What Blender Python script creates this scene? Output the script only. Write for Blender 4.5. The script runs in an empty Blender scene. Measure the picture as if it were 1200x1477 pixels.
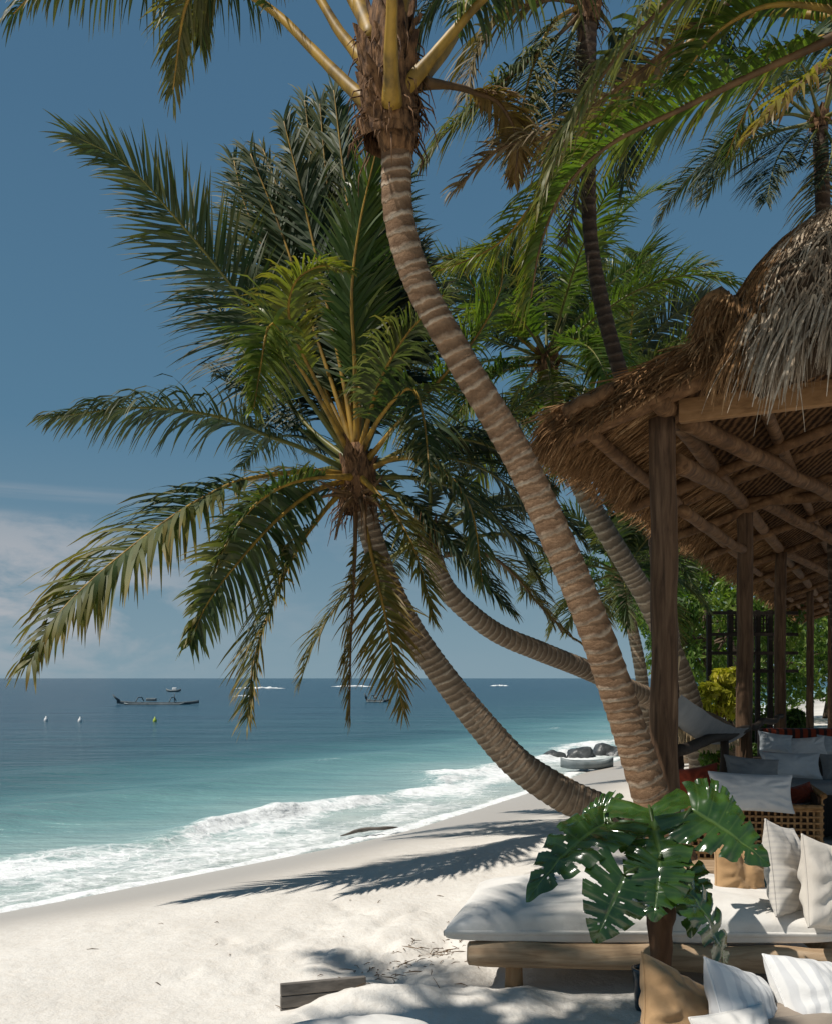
import bpy, math, random
from mathutils import Vector, Matrix, noise
R = random.Random
rad = math.radians
F, H, CX, HY = 1350.0, 2.0, 600.0, 978.0
scene = bpy.context.scene
col = scene.collection
V = Vector
ZU = V((0, 0, 1))

def at(px, py, Y):
    """the point at distance Y that the photograph shows at (px, py)"""
    return V(((px - CX) / F * Y, Y, H - (py - HY) / F * Y))

def lerp(a, b, t): return a + (b - a) * t
def clamp(x, a=0., b=1.): return max(a, min(b, x))
def sstep(a, b, x):
    t = clamp((x - a) / (b - a)); return t * t * (3 - 2 * t)
def nz(x, y, z=0.): return noise.noise(V((x, y, z)))
def fbm(x, y, z=0., o=3):
    s, a, f = 0., 1., 1.
    for _ in range(o):
        s += a * noise.noise(V((x * f, y * f, z * f))); a *= .5; f *= 2.03
    return s

# ------------------------------------------------------------------ mesh collector
class MB:
    def __init__(s): s.v = []; s.f = []; s.m = []; s.att = {}
    def add(s, vs, fs, mi=0):
        o = len(s.v); s.v += [tuple(p) for p in vs]
        s.f += [tuple(i + o for i in f) for f in fs]; s.m += [mi] * len(fs); return o
    def setatt(s, name, o, vals):
        a = s.att.setdefault(name, {})
        for i, x in enumerate(vals): a[o + i] = x
    def tube(s, pts, rs, n=10, mi=0, cap=True, wob=0., seed=0):
        pts = [V(p) for p in pts]; m = len(pts); vs = []
        if isinstance(rs, (int, float)): rs = [rs] * m
        N = None
        for i, p in enumerate(pts):
            t = (pts[min(i + 1, m - 1)] - pts[max(i - 1, 0)]).normalized()
            if N is None:
                N = t.cross(V((0, 1, 0)) if abs(t.y) < .9 else V((1, 0, 0))).normalized()
            N = (N - t * N.dot(t)).normalized(); B = t.cross(N)
            for k in range(n):
                a = 2 * math.pi * k / n
                r = rs[i]
                if wob: r *= 1 + wob * nz(math.cos(a) * 1.3 + seed, math.sin(a) * 1.3, i * .35 + seed)
                vs.append(p + (N * math.cos(a) + B * math.sin(a)) * r)
        fs = [(i * n + k, i * n + (k + 1) % n, (i + 1) * n + (k + 1) % n, (i + 1) * n + k) for i in range(m - 1) for k in range(n)]
        if cap: fs += [tuple(range(n - 1, -1, -1)), tuple((m - 1) * n + k for k in range(n))]
        return s.add(vs, fs, mi)
    def box(s, c, size, rot=None, mi=0, bev=.0):
        c = V(c); hx, hy, hz = [q / 2 for q in size]; M = rot or Matrix.Identity(3)
        if bev <= 0:
            vs = [c + M @ V((x * hx, y * hy, z * hz)) for x in (-1, 1) for y in (-1, 1) for z in (-1, 1)]
            fs = [(0, 1, 3, 2), (4, 6, 7, 5), (0, 4, 5, 1), (2, 3, 7, 6), (0, 2, 6, 4), (1, 5, 7, 3)]
            return s.add(vs, fs, mi)
        import bmesh
        bm = bmesh.new(); bmesh.ops.create_cube(bm, size=1)
        for q in bm.verts: q.co = V((q.co.x * 2 * hx, q.co.y * 2 * hy, q.co.z * 2 * hz))
        bmesh.ops.bevel(bm, geom=bm.edges[:], offset=bev, segments=3, profile=.6, affect='EDGES')
        bm.verts.index_update()
        o = s.add([c + M @ q.co for q in bm.verts], [tuple(q.index for q in f.verts) for f in bm.faces], mi)
        bm.free(); return o
    def build(s, name, mats, parent=None, smooth=True):
        me = bpy.data.meshes.new(name); me.from_pydata(s.v, [], s.f)
        for m in (mats if isinstance(mats, (list, tuple)) else [mats]): me.materials.append(m)
        me.polygons.foreach_set('material_index', s.m)
        me.polygons.foreach_set('use_smooth', [smooth] * len(s.f))
        for k, d in s.att.items():
            a = me.attributes.new(k, 'FLOAT', 'POINT')
            a.data.foreach_set('value', [d.get(i, 0.) for i in range(len(s.v))])
        me.update()
        o = bpy.data.objects.new(name, me); col.objects.link(o)
        if parent is not None: o.parent = parent
        return o

def spline(pts, n):
    """Catmull-Rom through pts, resampled at n even arc lengths"""
    P = [V(p) for p in pts]
    if len(P) == 2: P = [P[0], P[0].lerp(P[1], .5), P[1]]
    P = [P[0] * 2 - P[1]] + P + [P[-1] * 2 - P[-2]]
    D = []
    for i in range(1, len(P) - 2):
        a, b, c, d = P[i - 1:i + 3]
        for k in range(14):
            t = k / 14
            D.append(.5 * ((2 * b) + (c - a) * t + (2 * a - 5 * b + 4 * c - d) * t * t + (3 * b - a - 3 * c + d) * t ** 3))
    D.append(P[-2].copy())
    L = [0.]
    for i in range(1, len(D)): L.append(L[-1] + (D[i] - D[i - 1]).length)
    out = []; j = 0
    for k in range(n):
        q = L[-1] * k / (n - 1)
        while j < len(L) - 2 and L[j + 1] < q: j += 1
        t = (q - L[j]) / max(1e-9, L[j + 1] - L[j])
        out.append(D[j].lerp(D[j + 1], clamp(t)))
    return out, L[-1]

def tag(o, label, cat, group=None, kind=None):
    o['label'] = label; o['category'] = cat
    if group: o['group'] = group
    if kind: o['kind'] = kind
    return o
def empty(name, loc, label, cat, group=None, rz=0.):
    o = bpy.data.objects.new(name, None); col.objects.link(o); o.location = loc; o.rotation_euler.z = rz
    o.empty_display_size = .2
    return tag(o, label, cat, group)
def under(parent, o):
    """parent o keeping its world-space mesh where it was built"""
    o.parent = parent; o.matrix_parent_inverse = Matrix.LocRotScale(parent.location, parent.rotation_euler, parent.scale).inverted()
    return o

# ------------------------------------------------------------------ materials
def mat(name, rough=.6, spec=.5):
    m = bpy.data.materials.new(name); m.use_nodes = True
    nt = m.node_tree; b = nt.nodes['Principled BSDF']
    b.inputs['Roughness'].default_value = rough
    b.inputs['Specular IOR Level'].default_value = spec
    return m, nt, b
def nd(nt, t, **kw):
    n = nt.nodes.new(t)
    for k, v in kw.items():
        if k in n.inputs and not hasattr(n, k): n.inputs[k].default_value = v
        elif hasattr(n, k): setattr(n, k, v)
        else: n.inputs[k].default_value = v
    return n
def lk(nt, a, b): nt.links.new(a, b)
def ramp(nt, fac, stops, interp='LINEAR'):
    n = nt.nodes.new('ShaderNodeValToRGB'); cr = n.color_ramp; cr.interpolation = interp
    while len(cr.elements) < len(stops): cr.elements.new(.5)
    for e, (p, c) in zip(cr.elements, stops):
        e.position = p; e.color = (*c, 1) if len(c) == 3 else c
    if fac is not None: lk(nt, fac, n.inputs[0])
    return n.outputs[0]
def mathn(nt, op, a, b=None, c=None, cl=False):
    n = nt.nodes.new('ShaderNodeMath'); n.operation = op; n.use_clamp = cl
    for i, x in enumerate((a, b, c)):
        if x is None: continue
        if isinstance(x, (int, float)): n.inputs[i].default_value = x
        else: lk(nt, x, n.inputs[i])
    return n.outputs[0]
def mixc(nt, fac, a, b, bt='MIX'):
    n = nt.nodes.new('ShaderNodeMix'); n.data_type = 'RGBA'; n.blend_type = bt
    for i, x in ((0, fac), (6, a), (7, b)):
        if isinstance(x, (int, float)): n.inputs[i].default_value = x
        elif isinstance(x, tuple): n.inputs[i].default_value = (*x, 1) if len(x) == 3 else x
        else: lk(nt, x, n.inputs[i])
    return n.outputs[2]
def coord(nt, scale=(1, 1, 1), out='Object'):
    tc = nt.nodes.new('ShaderNodeTexCoord'); mp = nt.nodes.new('ShaderNodeMapping')
    mp.inputs['Scale'].default_value = scale; lk(nt, tc.outputs[out], mp.inputs[0]); return mp.outputs[0]
def noi(nt, vec, scale, detail=4., rough=.55, dist=0.):
    n = nt.nodes.new('ShaderNodeTexNoise'); n.inputs['Scale'].default_value = scale
    n.inputs['Detail'].default_value = detail; n.inputs['Roughness'].default_value = rough
    n.inputs['Distortion'].default_value = dist
    if vec is not None: lk(nt, vec, n.inputs['Vector'])
    return n.outputs['Fac']
def attr(nt, name):
    n = nt.nodes.new('ShaderNodeAttribute'); n.attribute_name = name; return n.outputs['Fac']
def bump(nt, b, h, strength=.4, dist=.02, prev=None):
    n = nt.nodes.new('ShaderNodeBump'); n.inputs['Strength'].default_value = strength; n.inputs['Distance'].default_value = dist
    lk(nt, h, n.inputs['Height'])
    if prev is not None: lk(nt, prev, n.inputs['Normal'])
    if b is not None: lk(nt, n.outputs[0], b.inputs['Normal'])
    return n.outputs[0]

def leaf_mat(name, dark, mid, light, dry=(.17, .095, .04), trans=.3, rough=.38):
    m, nt, b = mat(name, rough, .3)
    rnd = attr(nt, 'rnd'); dr = attr(nt, 'dry')
    c = ramp(nt, rnd, [(0, dark), (.55, mid), (1, light)])
    n = noi(nt, coord(nt), 9, 3)
    c = mixc(nt, mathn(nt, 'MULTIPLY', n, .35), c, tuple(x * .5 for x in mid))
    yl = mixc(nt, 1., c, (.26, .19, .035))
    c = mixc(nt, mathn(nt, 'MULTIPLY_ADD', dr, 1.5, -.22, cl=True), c, yl)
    c = mixc(nt, mathn(nt, 'MULTIPLY_ADD', dr, 2.2, -.85, cl=True), c, dry)
    lk(nt, c, b.inputs['Base Color'])
    t = nt.nodes.new('ShaderNodeBsdfTranslucent')
    tc = mixc(nt, 1., c, (1.5, 1.7, .55), 'MULTIPLY'); lk(nt, tc, t.inputs[0])
    mx = nt.nodes.new('ShaderNodeMixShader'); mx.inputs[0].default_value = trans
    lk(nt, b.outputs[0], mx.inputs[1]); lk(nt, t.outputs[0], mx.inputs[2])
    lk(nt, mx.outputs[0], nt.nodes['Material Output'].inputs[0])
    return m
M = {}
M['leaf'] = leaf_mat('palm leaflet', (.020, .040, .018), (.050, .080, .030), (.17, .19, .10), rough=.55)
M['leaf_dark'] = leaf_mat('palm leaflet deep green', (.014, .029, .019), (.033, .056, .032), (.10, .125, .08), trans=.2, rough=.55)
M['leaf_fresh'] = leaf_mat('palm leaflet fresh', (.04, .08, .018), (.085, .135, .025), (.17, .20, .045), trans=.4)
M['leaf_dry'] = leaf_mat('palm leaflet dry', (.07, .055, .03), (.13, .09, .05), (.22, .16, .09), dry=(.14, .07, .03), trans=.2, rough=.6)
M['broad'] = leaf_mat('broad leaf', (.03, .07, .015), (.085, .15, .03), (.22, .28, .06), trans=.42)
M['yellow_bush'] = leaf_mat('yellow green leaf', (.16, .18, .02), (.38, .36, .04), (.60, .52, .08), trans=.4)

def simple(name, c1, c2, scale=6., sc=(1, 1, 1), rough=.7, bs=.4, bd=.01, detail=5., spec=.3, lo=.35, hi=.65):
    m, nt, b = mat(name, rough, spec)
    n = noi(nt, coord(nt, sc), scale, detail)
    lk(nt, ramp(nt, n, [(lo, c1), (hi, c2)]), b.inputs['Base Color'])
    if bs: bump(nt, b, n, bs, bd)
    return m
M['petiole'] = simple('yellow petiole', (.10, .065, .02), (.36, .215, .035), 7, (1, 1, .5), rough=.5, bs=.35, lo=.28, hi=.6)
M['petiole_green'] = simple('green petiole', (.07, .085, .02), (.16, .14, .03), 5, rough=.45, bs=.15)
M['petiole_brown'] = simple('brown petiole', (.07, .04, .018), (.16, .09, .035), 5, rough=.6, bs=.3)
M['fibre'] = simple('palm fibre', (.045, .022, .011), (.24, .125, .055), 9, (3, 3, .8), .85, .9, .03)

def trunk_mat(name, base1, base2, scar, lum=1.):
    m, nt, b = mat(name, .85, .2)
    ring = attr(nt, 'ring'); co = coord(nt)
    n1 = noi(nt, coord(nt, (1, 1, 2.2)), 5, 7, .7); n2 = noi(nt, co, 38, 4, .7); n3 = noi(nt, co, 14, 3); n4 = noi(nt, co, 4.2, 5, .7)
    ph = mathn(nt, 'FRACT', mathn(nt, 'ADD', ring, mathn(nt, 'MULTIPLY_ADD', n3, .36, -.18)))
    line = ramp(nt, ph, [(0, (1, 1, 1)), (.10, (.75,) * 3), (.30, (0, 0, 0)), (.90, (0, 0, 0)), (1, (.9,) * 3)])
    shade = ramp(nt, ph, [(.0, (.6,) * 3), (.14, (.62,) * 3), (.26, (.0,) * 3), (.5, (.35,) * 3), (.9, (.95,) * 3)])  # dark band beside each ring: the ridge's shadow put into the bark colour
    c = ramp(nt, n1, [(.3, base1), (.7, base2)])
    c = mixc(nt, mathn(nt, 'MULTIPLY', mathn(nt, 'SUBTRACT', 1., shade), .75), c, tuple(x * .45 for x in base1))
    c = mixc(nt, mathn(nt, 'MULTIPLY', line, mathn(nt, 'MULTIPLY_ADD', n4, 2.4, -.68), cl=True), c, scar)
    c = mixc(nt, mathn(nt, 'MULTIPLY', n2, .5), c, mixc(nt, 1., c, (.45, .42, .4), 'MULTIPLY'))
    lk(nt, c, b.inputs['Base Color'])
    h = mathn(nt, 'ADD', mathn(nt, 'MULTIPLY', line, .8), mathn(nt, 'MULTIPLY_ADD', n2, .8, n1))
    bump(nt, b, h, .7, .02)
    return m
M['trunk'] = trunk_mat('palm bark', (.20, .11, .058), (.42, .27, .16), (.70, .58, .44))
M['trunk_pale'] = trunk_mat('palm bark pale', (.27, .19, .125), (.47, .355, .245), (.70, .60, .47))
M['trunk_dark'] = trunk_mat('palm bark dark', (.07, .045, .03), (.13, .085, .055), (.2, .15, .11))

def wood_mat(name, c1, c2, c3, ax=(14, 14, 1.2), rough=.75):
    m, nt, b = mat(name, rough, .25)
    co = coord(nt, ax)
    n = noi(nt, co, 1.6, 6, .6, .6); n2 = noi(nt, coord(nt), 2.3, 4)
    c = ramp(nt, n, [(.3, c1), (.52, c2), (.75, c3)])
    c = mixc(nt, mathn(nt, 'MULTIPLY', n2, .55), c, c1)
    lk(nt, c, b.inputs['Base Color']); bump(nt, b, n, .6, .012)
    return m
M['post'] = wood_mat('weathered post', (.035, .019, .010), (.115, .066, .036), (.215, .135, .08))
M['pole'] = wood_mat('roof pole', (.05, .024, .010), (.17, .088, .038), (.32, .185, .09), (5, 5, 5))
M['plank'] = wood_mat('beam plank', (.16, .085, .035), (.29, .16, .07), (.37, .22, .11), (3, 3, 10))
M['driftlog'] = wood_mat('driftwood', (.24, .155, .09), (.45, .32, .20), (.60, .47, .33), (1.5, 16, 16))
M['driftleg'] = wood_mat('driftwood leg', (.24, .13, .06), (.38, .23, .115), (.5, .33, .19), (16, 16, 1.5))
M['dark_wood'] = wood_mat('dark wood', (.014, .011, .009), (.028, .02, .015), (.05, .036, .026))
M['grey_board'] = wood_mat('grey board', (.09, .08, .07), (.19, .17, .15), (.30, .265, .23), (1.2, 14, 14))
M['boat_dark'] = simple('hazed dark boat paint', (.06, .085, .10), (.10, .125, .14), 3, rough=.6)  # lightened and blued, distance haze put into the hull colour
M['boat_grey'] = simple('grey boat paint', (.12, .15, .16), (.22, .25, .26), 3, rough=.5)
M['white_paint'] = simple('white paint', (.75, .75, .73), (.85, .85, .83), 3, rough=.4)
M['lime_paint'] = simple('lime paint', (.35, .45, .05), (.45, .55, .08), 3, rough=.4)
M['rock'] = simple('dark wet rock', (.03, .034, .036), (.10, .105, .105), 3, rough=.4, bs=.9, bd=.08, spec=.5)

def fabric(name, c1, c2, stripes=None, weave=220., rough=.92, fold=3.5):
    m, nt, b = mat(name, rough, .15)
    b.inputs['Sheen Weight'].default_value = .15
    co = coord(nt)
    n = noi(nt, co, fold, 5, .6)
    c = ramp(nt, n, [(.3, c1), (.7, c2)])
    if stripes:
        w = nt.nodes.new('ShaderNodeTexWave'); w.bands_direction = stripes[0]; w.inputs['Scale'].default_value = stripes[1]
        w.inputs['Distortion'].default_value = .6; w.inputs['Detail'].default_value = 2
        lk(nt, co, w.inputs['Vector'])
        c = mixc(nt, mathn(nt, 'MULTIPLY', ramp(nt, w.outputs['Fac'], [(.55, (0,) * 3), (.75, (1,) * 3)]), stripes[3]), c, stripes[2])
    lk(nt, c, b.inputs['Base Color'])
    wv = noi(nt, co, weave, 2)
    wr = noi(nt, coord(nt, (1, 1, 1)), 11, 4, .6, .8)
    bp = bump(nt, None, wr, .35, .012)
    bump(nt, b, wv, .35, .002, bp)
    return m
M['linen'] = fabric('white linen', (.60, .57, .53), (.76, .74, .70))
M['cream'] = fabric('cream cotton', (.53, .48, .42), (.66, .61, .54))
M['cream_stripe'] = fabric('cream striped cotton', (.52, .48, .43), (.64, .60, .54), ('Z', 9., (.38, .36, .35), .35))
M['white_stripe'] = fabric('white ribbed cotton', (.64, .63, .61), (.76, .75, .73), ('X', 5.5, (.42, .43, .45), .5))
M['tan'] = fabric('tan canvas', (.34, .205, .10), (.47, .30, .155))
M['taupe'] = fabric('taupe canvas', (.22, .175, .135), (.31, .255, .2))
M['grey'] = fabric('grey linen', (.50, .51, .52), (.62, .63, .63))
M['grey_blue'] = fabric('blue grey linen', (.34, .38, .41), (.46, .50, .53))
M['dark_grey'] = fabric('charcoal linen', (.15, .16, .165), (.23, .24, .245))
M['teal'] = fabric('deep teal cotton', (.012, .045, .055), (.03, .085, .10))
M['red'] = fabric('rust red cotton', (.16, .025, .012), (.24, .045, .02))
M['red_stripe'] = fabric('red patterned cotton', (.20, .03, .015), (.28, .05, .02), ('X', 2.6, (.035, .02, .02), 1.))
M['hammock'] = fabric('hammock cloth', (.12, .135, .15), (.19, .205, .215))
M['hammock_fringe'] = fabric('hammock fringe', (.36, .27, .155), (.48, .37, .22))
M['rattan'] = simple('rattan cane', (.19, .095, .03), (.38, .21, .085), 20, rough=.5, bs=.3)
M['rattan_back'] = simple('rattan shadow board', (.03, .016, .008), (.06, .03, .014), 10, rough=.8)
m, nt, b = mat('dark blue glaze', .18, .6)
lk(nt, ramp(nt, noi(nt, coord(nt), 7, 4), [(.35, (.008, .018, .03)), (.65, (.02, .045, .065))]), b.inputs['Base Color']); M['pot'] = m

def thatch_mat(name, c1, c2, c3, c4):
    m, nt, b = mat(name, .9, .15)
    r = attr(nt, 'rnd')
    n = noi(nt, coord(nt, (1, 1, 1)), 4, 5); n2 = noi(nt, coord(nt, (1, 1, .25)), 45, 4, .7)
    c = ramp(nt, r, [(0, c1), (.4, c2), (.75, c3), (1, c4)])
    c = mixc(nt, mathn(nt, 'MULTIPLY', ramp(nt, n2, [(.38, (1,) * 3), (.6, (0,) * 3)]), .65), c, c1)
    c = mixc(nt, mathn(nt, 'MULTIPLY', n, .5), c, c2)
    lk(nt, c, b.inputs['Base Color']); bump(nt, b, n2, .8, .02)
    return m
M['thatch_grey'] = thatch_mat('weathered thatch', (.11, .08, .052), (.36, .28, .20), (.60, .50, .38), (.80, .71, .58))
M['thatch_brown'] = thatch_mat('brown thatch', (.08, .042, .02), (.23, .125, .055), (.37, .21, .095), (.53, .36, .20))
M['thatch_base'] = thatch_mat('thatch mass', (.025, .016, .01), (.06, .038, .022), (.09, .055, .03), (.12, .08, .045))
# underside : rows of thatch
m, nt, b = mat('thatch underside', .95, .1)
co = coord(nt, (1, 1, 1)); wv = nt.nodes.new('ShaderNodeTexWave'); wv.bands_direction = 'X'
wv.inputs['Scale'].default_value = 3.2; wv.inputs['Distortion'].default_value = 2.5; wv.inputs['Detail'].default_value = 3
wv.inputs['Detail Scale'].default_value = 3; lk(nt, co, wv.inputs['Vector'])
n2 = noi(nt, coord(nt, (3, 30, 3)), 3, 5, .7)
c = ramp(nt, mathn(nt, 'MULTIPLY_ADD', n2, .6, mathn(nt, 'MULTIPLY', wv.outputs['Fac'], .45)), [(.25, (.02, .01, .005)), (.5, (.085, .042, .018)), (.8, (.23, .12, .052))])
lk(nt, c, b.inputs['Base Color']); bump(nt, b, n2, .8, .03); M['thatch_under'] = m

# ------------------------------------------------------------------ camera, light, sky
cam = bpy.data.cameras.new('camera'); co_ = bpy.data.objects.new('camera', cam); col.objects.link(co_)
co_.location = (0, 0, H); co_.rotation_euler = (rad(90), 0, 0)
cam.sensor_fit = 'VERTICAL'; cam.sensor_height = 36; cam.lens = 36 * F / 1477
cam.shift_y = (HY - 738.5) / 1477; cam.clip_end = 30000; cam.clip_start = .05
scene.camera = co_
SUN = V((-.50, -.15, .84)).normalized()
sl = bpy.data.lights.new('sun', 'SUN'); sl.energy = 4.7; sl.angle = rad(.55); sl.color = (1., .945, .86)
so = bpy.data.objects.new('sun', sl); col.objects.link(so); so.rotation_euler = SUN.to_track_quat('Z', 'Y').to_euler(); so.location = (-20, -10, 40)
w = bpy.data.worlds.new('World'); scene.world = w; w.use_nodes = True
nt = w.node_tree; bg = nt.nodes['Background']
sky = nt.nodes.new('ShaderNodeTexSky'); sky.sky_type = 'NISHITA'; sky.sun_disc = False
sky.sun_elevation = math.asin(SUN.z); sky.sun_rotation = math.atan2(SUN.x, SUN.y) % (2 * math.pi)
sky.air_density = 1.; sky.dust_density = .4; sky.ozone_density = 2.2; sky.altitude = 0
hs = nt.nodes.new('ShaderNodeHueSaturation'); hs.inputs['Saturation'].default_value = .78; hs.inputs['Hue'].default_value = .487
hs.inputs['Value'].default_value = 1.
lk(nt, sky.outputs[0], hs.inputs['Color'])
tc = nt.nodes.new('ShaderNodeTexCoord'); sx = nt.nodes.new('ShaderNodeSeparateXYZ'); lk(nt, tc.outputs['Generated'], sx.inputs[0])
# pale low haze layer and faint cumulus towards the left, and a thin streak
elev = sx.outputs['Z']
mp = nt.nodes.new('ShaderNodeMapping'); mp.inputs['Scale'].default_value = (5, 5, 12); lk(nt, tc.outputs['Generated'], mp.inputs[0])
cn = noi(nt, mp.outputs[0], 1.6, 7, .6, .3)
band = ramp(nt, elev, [(.0, (.25,) * 3), (.04, (.7,) * 3), (.10, (1,) * 3), (.155, (.55,) * 3), (.165, (0,) * 3)])
left = ramp(nt, mathn(nt, 'MULTIPLY_ADD', sx.outputs['X'], 1., .5), [(.05, (1,) * 3), (.17, (.85,) * 3), (.29, (.22,) * 3), (.55, (.05,) * 3)])
cl = mathn(nt, 'MULTIPLY', mathn(nt, 'MULTIPLY', ramp(nt, cn, [(.44, (0,) * 3), (.60, (1,) * 3)]), band), left)
mp2 = nt.nodes.new('ShaderNodeMapping'); mp2.inputs['Scale'].default_value = (2.2, 2.2, 60); mp2.inputs['Location'].default_value = (.3, 0, .8); lk(nt, tc.outputs['Generated'], mp2.inputs[0])
cn2 = noi(nt, mp2.outputs[0], 1.4, 5, .5)
band2 = ramp(nt, elev, [(.172, (0,) * 3), (.182, (1,) * 3), (.19, (0,) * 3)])
cl2 = mathn(nt, 'MULTIPLY', mathn(nt, 'MULTIPLY', ramp(nt, cn2, [(.45, (0,) * 3), (.7, (1,) * 3)]), band2), left)
K = 1 / .065
grad = ramp(nt, elev, [(0, (.205 * K, .315 * K, .385 * K)), (.10, (.150 * K, .256 * K, .335 * K)), (.25, (.082 * K, .188 * K, .290 * K)), (.5, (.062 * K, .150 * K, .252 * K)), (1., (.045 * K, .115 * K, .21 * K))])
hs_out = mixc(nt, .92, hs.outputs[0], grad)
skyc = mixc(nt, mathn(nt, 'MULTIPLY', mathn(nt, 'ADD', cl, mathn(nt, 'MULTIPLY', cl2, .5)), .95, cl=True), hs_out, (6.9, 6.9, 7.2))
lk(nt, skyc, bg.inputs[0]); bg.inputs[1].default_value = .065
vs = scene.view_settings; scene.display_settings.display_device = 'sRGB'
vs.view_transform = 'Standard'; vs.look = 'None'; vs.exposure = .05; vs.gamma = 1; vs.use_curve_mapping = False
scene.render.engine = 'CYCLES'; scene.cycles.max_bounces = 8; scene.cycles.transparent_max_bounces = 8
scene.cycles.use_denoising = True; scene.render.resolution_x = 831; scene.render.resolution_y = 1024

# ------------------------------------------------------------------ beach and sea
SEA = -.6
TAB = [(-40, -60), (-5, -24), (3, -12.2), (6, -8.5), (10.3, -4.6), (15.1, -.6), (20.4, 2.1), (28.8, 6), (40, 11.5), (57, 20.5), (100, 41), (200, 92), (400, 200), (6000, 3600)]
def shoreX(Y):
    for (a, b), (c, d) in zip(TAB, TAB[1:]):
        if Y <= c: return lerp(b, d, (Y - a) / (c - a))
    return TAB[-1][1]
def shore(X, Y):
    return (X - (shoreX(Y - .8) + shoreX(Y) + shoreX(Y + .8)) / 3) * .78
def sandz(X, Y, fine=True):
    s = shore(X, Y)
    if s < 0: z = SEA + max(s * .10, -4)
    else: z = SEA + .6 * (1 - math.exp(-s / 2.4)) / .92
    z = min(z, SEA + .62) + .12 * sstep(6, 10, s)
    k = sstep(1.8, 3.6, s)
    if fine and k > 0 and Y < 45:
        z += k * (.045 * fbm(X * .6, Y * .6, 3, 2) + .010 * nz(X * 3.1, Y * 3.1, 7) + .006 * nz(X * 7, Y * 7, 1))
        # trampled patch beside the daybed
        q = math.exp(-((X + .2) ** 2 + (Y - 6.6) ** 2) / 2.2) * k
        z += q * (.05 * nz(X * 2.6, Y * 2.6, 9) + .03 * abs(nz(X * 6, Y * 6, 4)))
        z += .15 * sstep(-.95, -.35, X) * (1 - sstep(-.2, 1.3, X)) * math.exp(-((Y - 5.50 - .16 * (X + .4)) / .30) ** 2) * (1 + .5 * nz(X * 2.2, Y * 2.2, 2) + .2 * nz(X * 6, Y * 6, 5))        # drifted ridge by the board
        z += .25 * math.exp(-((X - 2.2) ** 2 + (Y - 11.0) ** 2) / 1.1)                   # mound round the leaning palm's foot
        z -= .03 * k * abs(math.sin((X * .9 - Y * .25) * 5 + 3 * nz(X, Y, 2))) ** 6 * math.exp(-((X - .1) ** 2 + (Y - 7.6) ** 2) / 3)
    return z
_r = R(99); FEET = []
for i in range(70):
    if i < 46: FEET.append((_r.gauss(-.2, .6), _r.gauss(6.9, .8), _r.uniform(0, 3.14), _r.uniform(.012, .028)))
    else:
        k = i - 46; FEET.append((-2.6 + k * .16 + (.11 if k % 2 else -.11), 8.1 - k * .12 + _r.gauss(0, .04), 2.5, .016))
def feet(X, Y):
    z = 0.
    for fx, fy, a, d in FEET:
        dx, dy = X - fx, Y - fy
        if abs(dx) < .35 and abs(dy) < .35:
            p_, q_ = dx * math.cos(a) + dy * math.sin(a), -dx * math.sin(a) + dy * math.cos(a)
            e = (p_ / .15) ** 2 + (q_ / .075) ** 2
            z += -d * math.exp(-e) + .45 * d * math.exp(-((e - 1.7) / .8) ** 2)
    return z
def lines(a, b, step, far, g):
    L = []; x = a
    while x < b: L.append(x); x += step
    L.append(b)
    d = step; x = b; hi = []
    while x < far: d *= g; x += d; hi.append(x)
    d = step; x = a; lo = []
    while x > -far: d *= g; x -= d; lo.append(x)
    return lo[::-1] + L + hi
def sheet(name, xs, ys, zf, mats, atts):
    mb = MB(); n = len(xs); vs_ = []; at_ = {k: [] for k in atts}
    for y in ys:
        for x in xs:
            r = zf(x, y); vs_.append((x, y, r[0]))
            for k, q in zip(atts, r[1:]): at_[k].append(q)
    fs = [(j * n + i, j * n + i + 1, (j + 1) * n + i + 1, (j + 1) * n + i) for j in range(len(ys) - 1) for i in range(n - 1)]
    mb.add(vs_, fs)
    for k in atts: mb.setatt(k, 0, at_[k])
    return mb.build(name, mats)

# sand
m, nt, b = mat('white sand', .95, .15)
wet = attr(nt, 'wet'); co = coord(nt)
n1 = noi(nt, co, .9, 5); n2 = noi(nt, co, 14, 5, .7); n3 = noi(nt, co, 160, 2); n4 = noi(nt, co, 4.5, 4, .65)
c = ramp(nt, n1, [(.3, (.62, .585, .535)), (.7, (.72, .69, .64))])
c = mixc(nt, mathn(nt, 'MULTIPLY', ramp(nt, n2, [(.3, (1,) * 3), (.55, (0,) * 3)]), .35), c, (.56, .49, .41))
c = mixc(nt, mathn(nt, 'MULTIPLY', ramp(nt, n3, [(.25, (1,) * 3), (.42, (0,) * 3)]), .35), c, (.36, .29, .22))
c = mixc(nt, mathn(nt, 'MULTIPLY', wet, .9), c, (.40, .37, .335))
lk(nt, c, b.inputs['Base Color'])
lk(nt, mathn(nt, 'MULTIPLY_ADD', wet, -.55, .95), b.inputs['Roughness'])
dry = mathn(nt, 'SUBTRACT', 1.02, wet, cl=True)
bp = bump(nt, None, mathn(nt, 'MULTIPLY', n4, dry), .5, .05)
bp = bump(nt, None, mathn(nt, 'MULTIPLY', n2, dry), .55, .02, bp)
bump(nt, b, mathn(nt, 'MULTIPLY', n3, dry), .35, .004, bp); M['sand'] = m
def sandf(x, y):
    z = sandz(x, y); s = shore(x, y)
    if 4 < y < 10 and -4 < x < 2: z += feet(x, y)
    wl = 2.7 + .5 * nz(x * .35, y * .35, 5) + .1 * nz(x * 1.3, y * 1.3)
    return z, 1 - sstep(wl - 1.3, wl + .7, s)
ys = []; y = 3.0
while y < 40: ys.append(y); y += .026 + .0065 * (y - 3) ** 1.15
d = .4
while y < 6000: ys.append(y); d *= 1.13; y += d
ys = [-3000, -800, -200, -50, -12, -3, 0, 1.5, 2.3] + ys
xs = lines(-7, 6, .045, 5000, 1.13)
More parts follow.
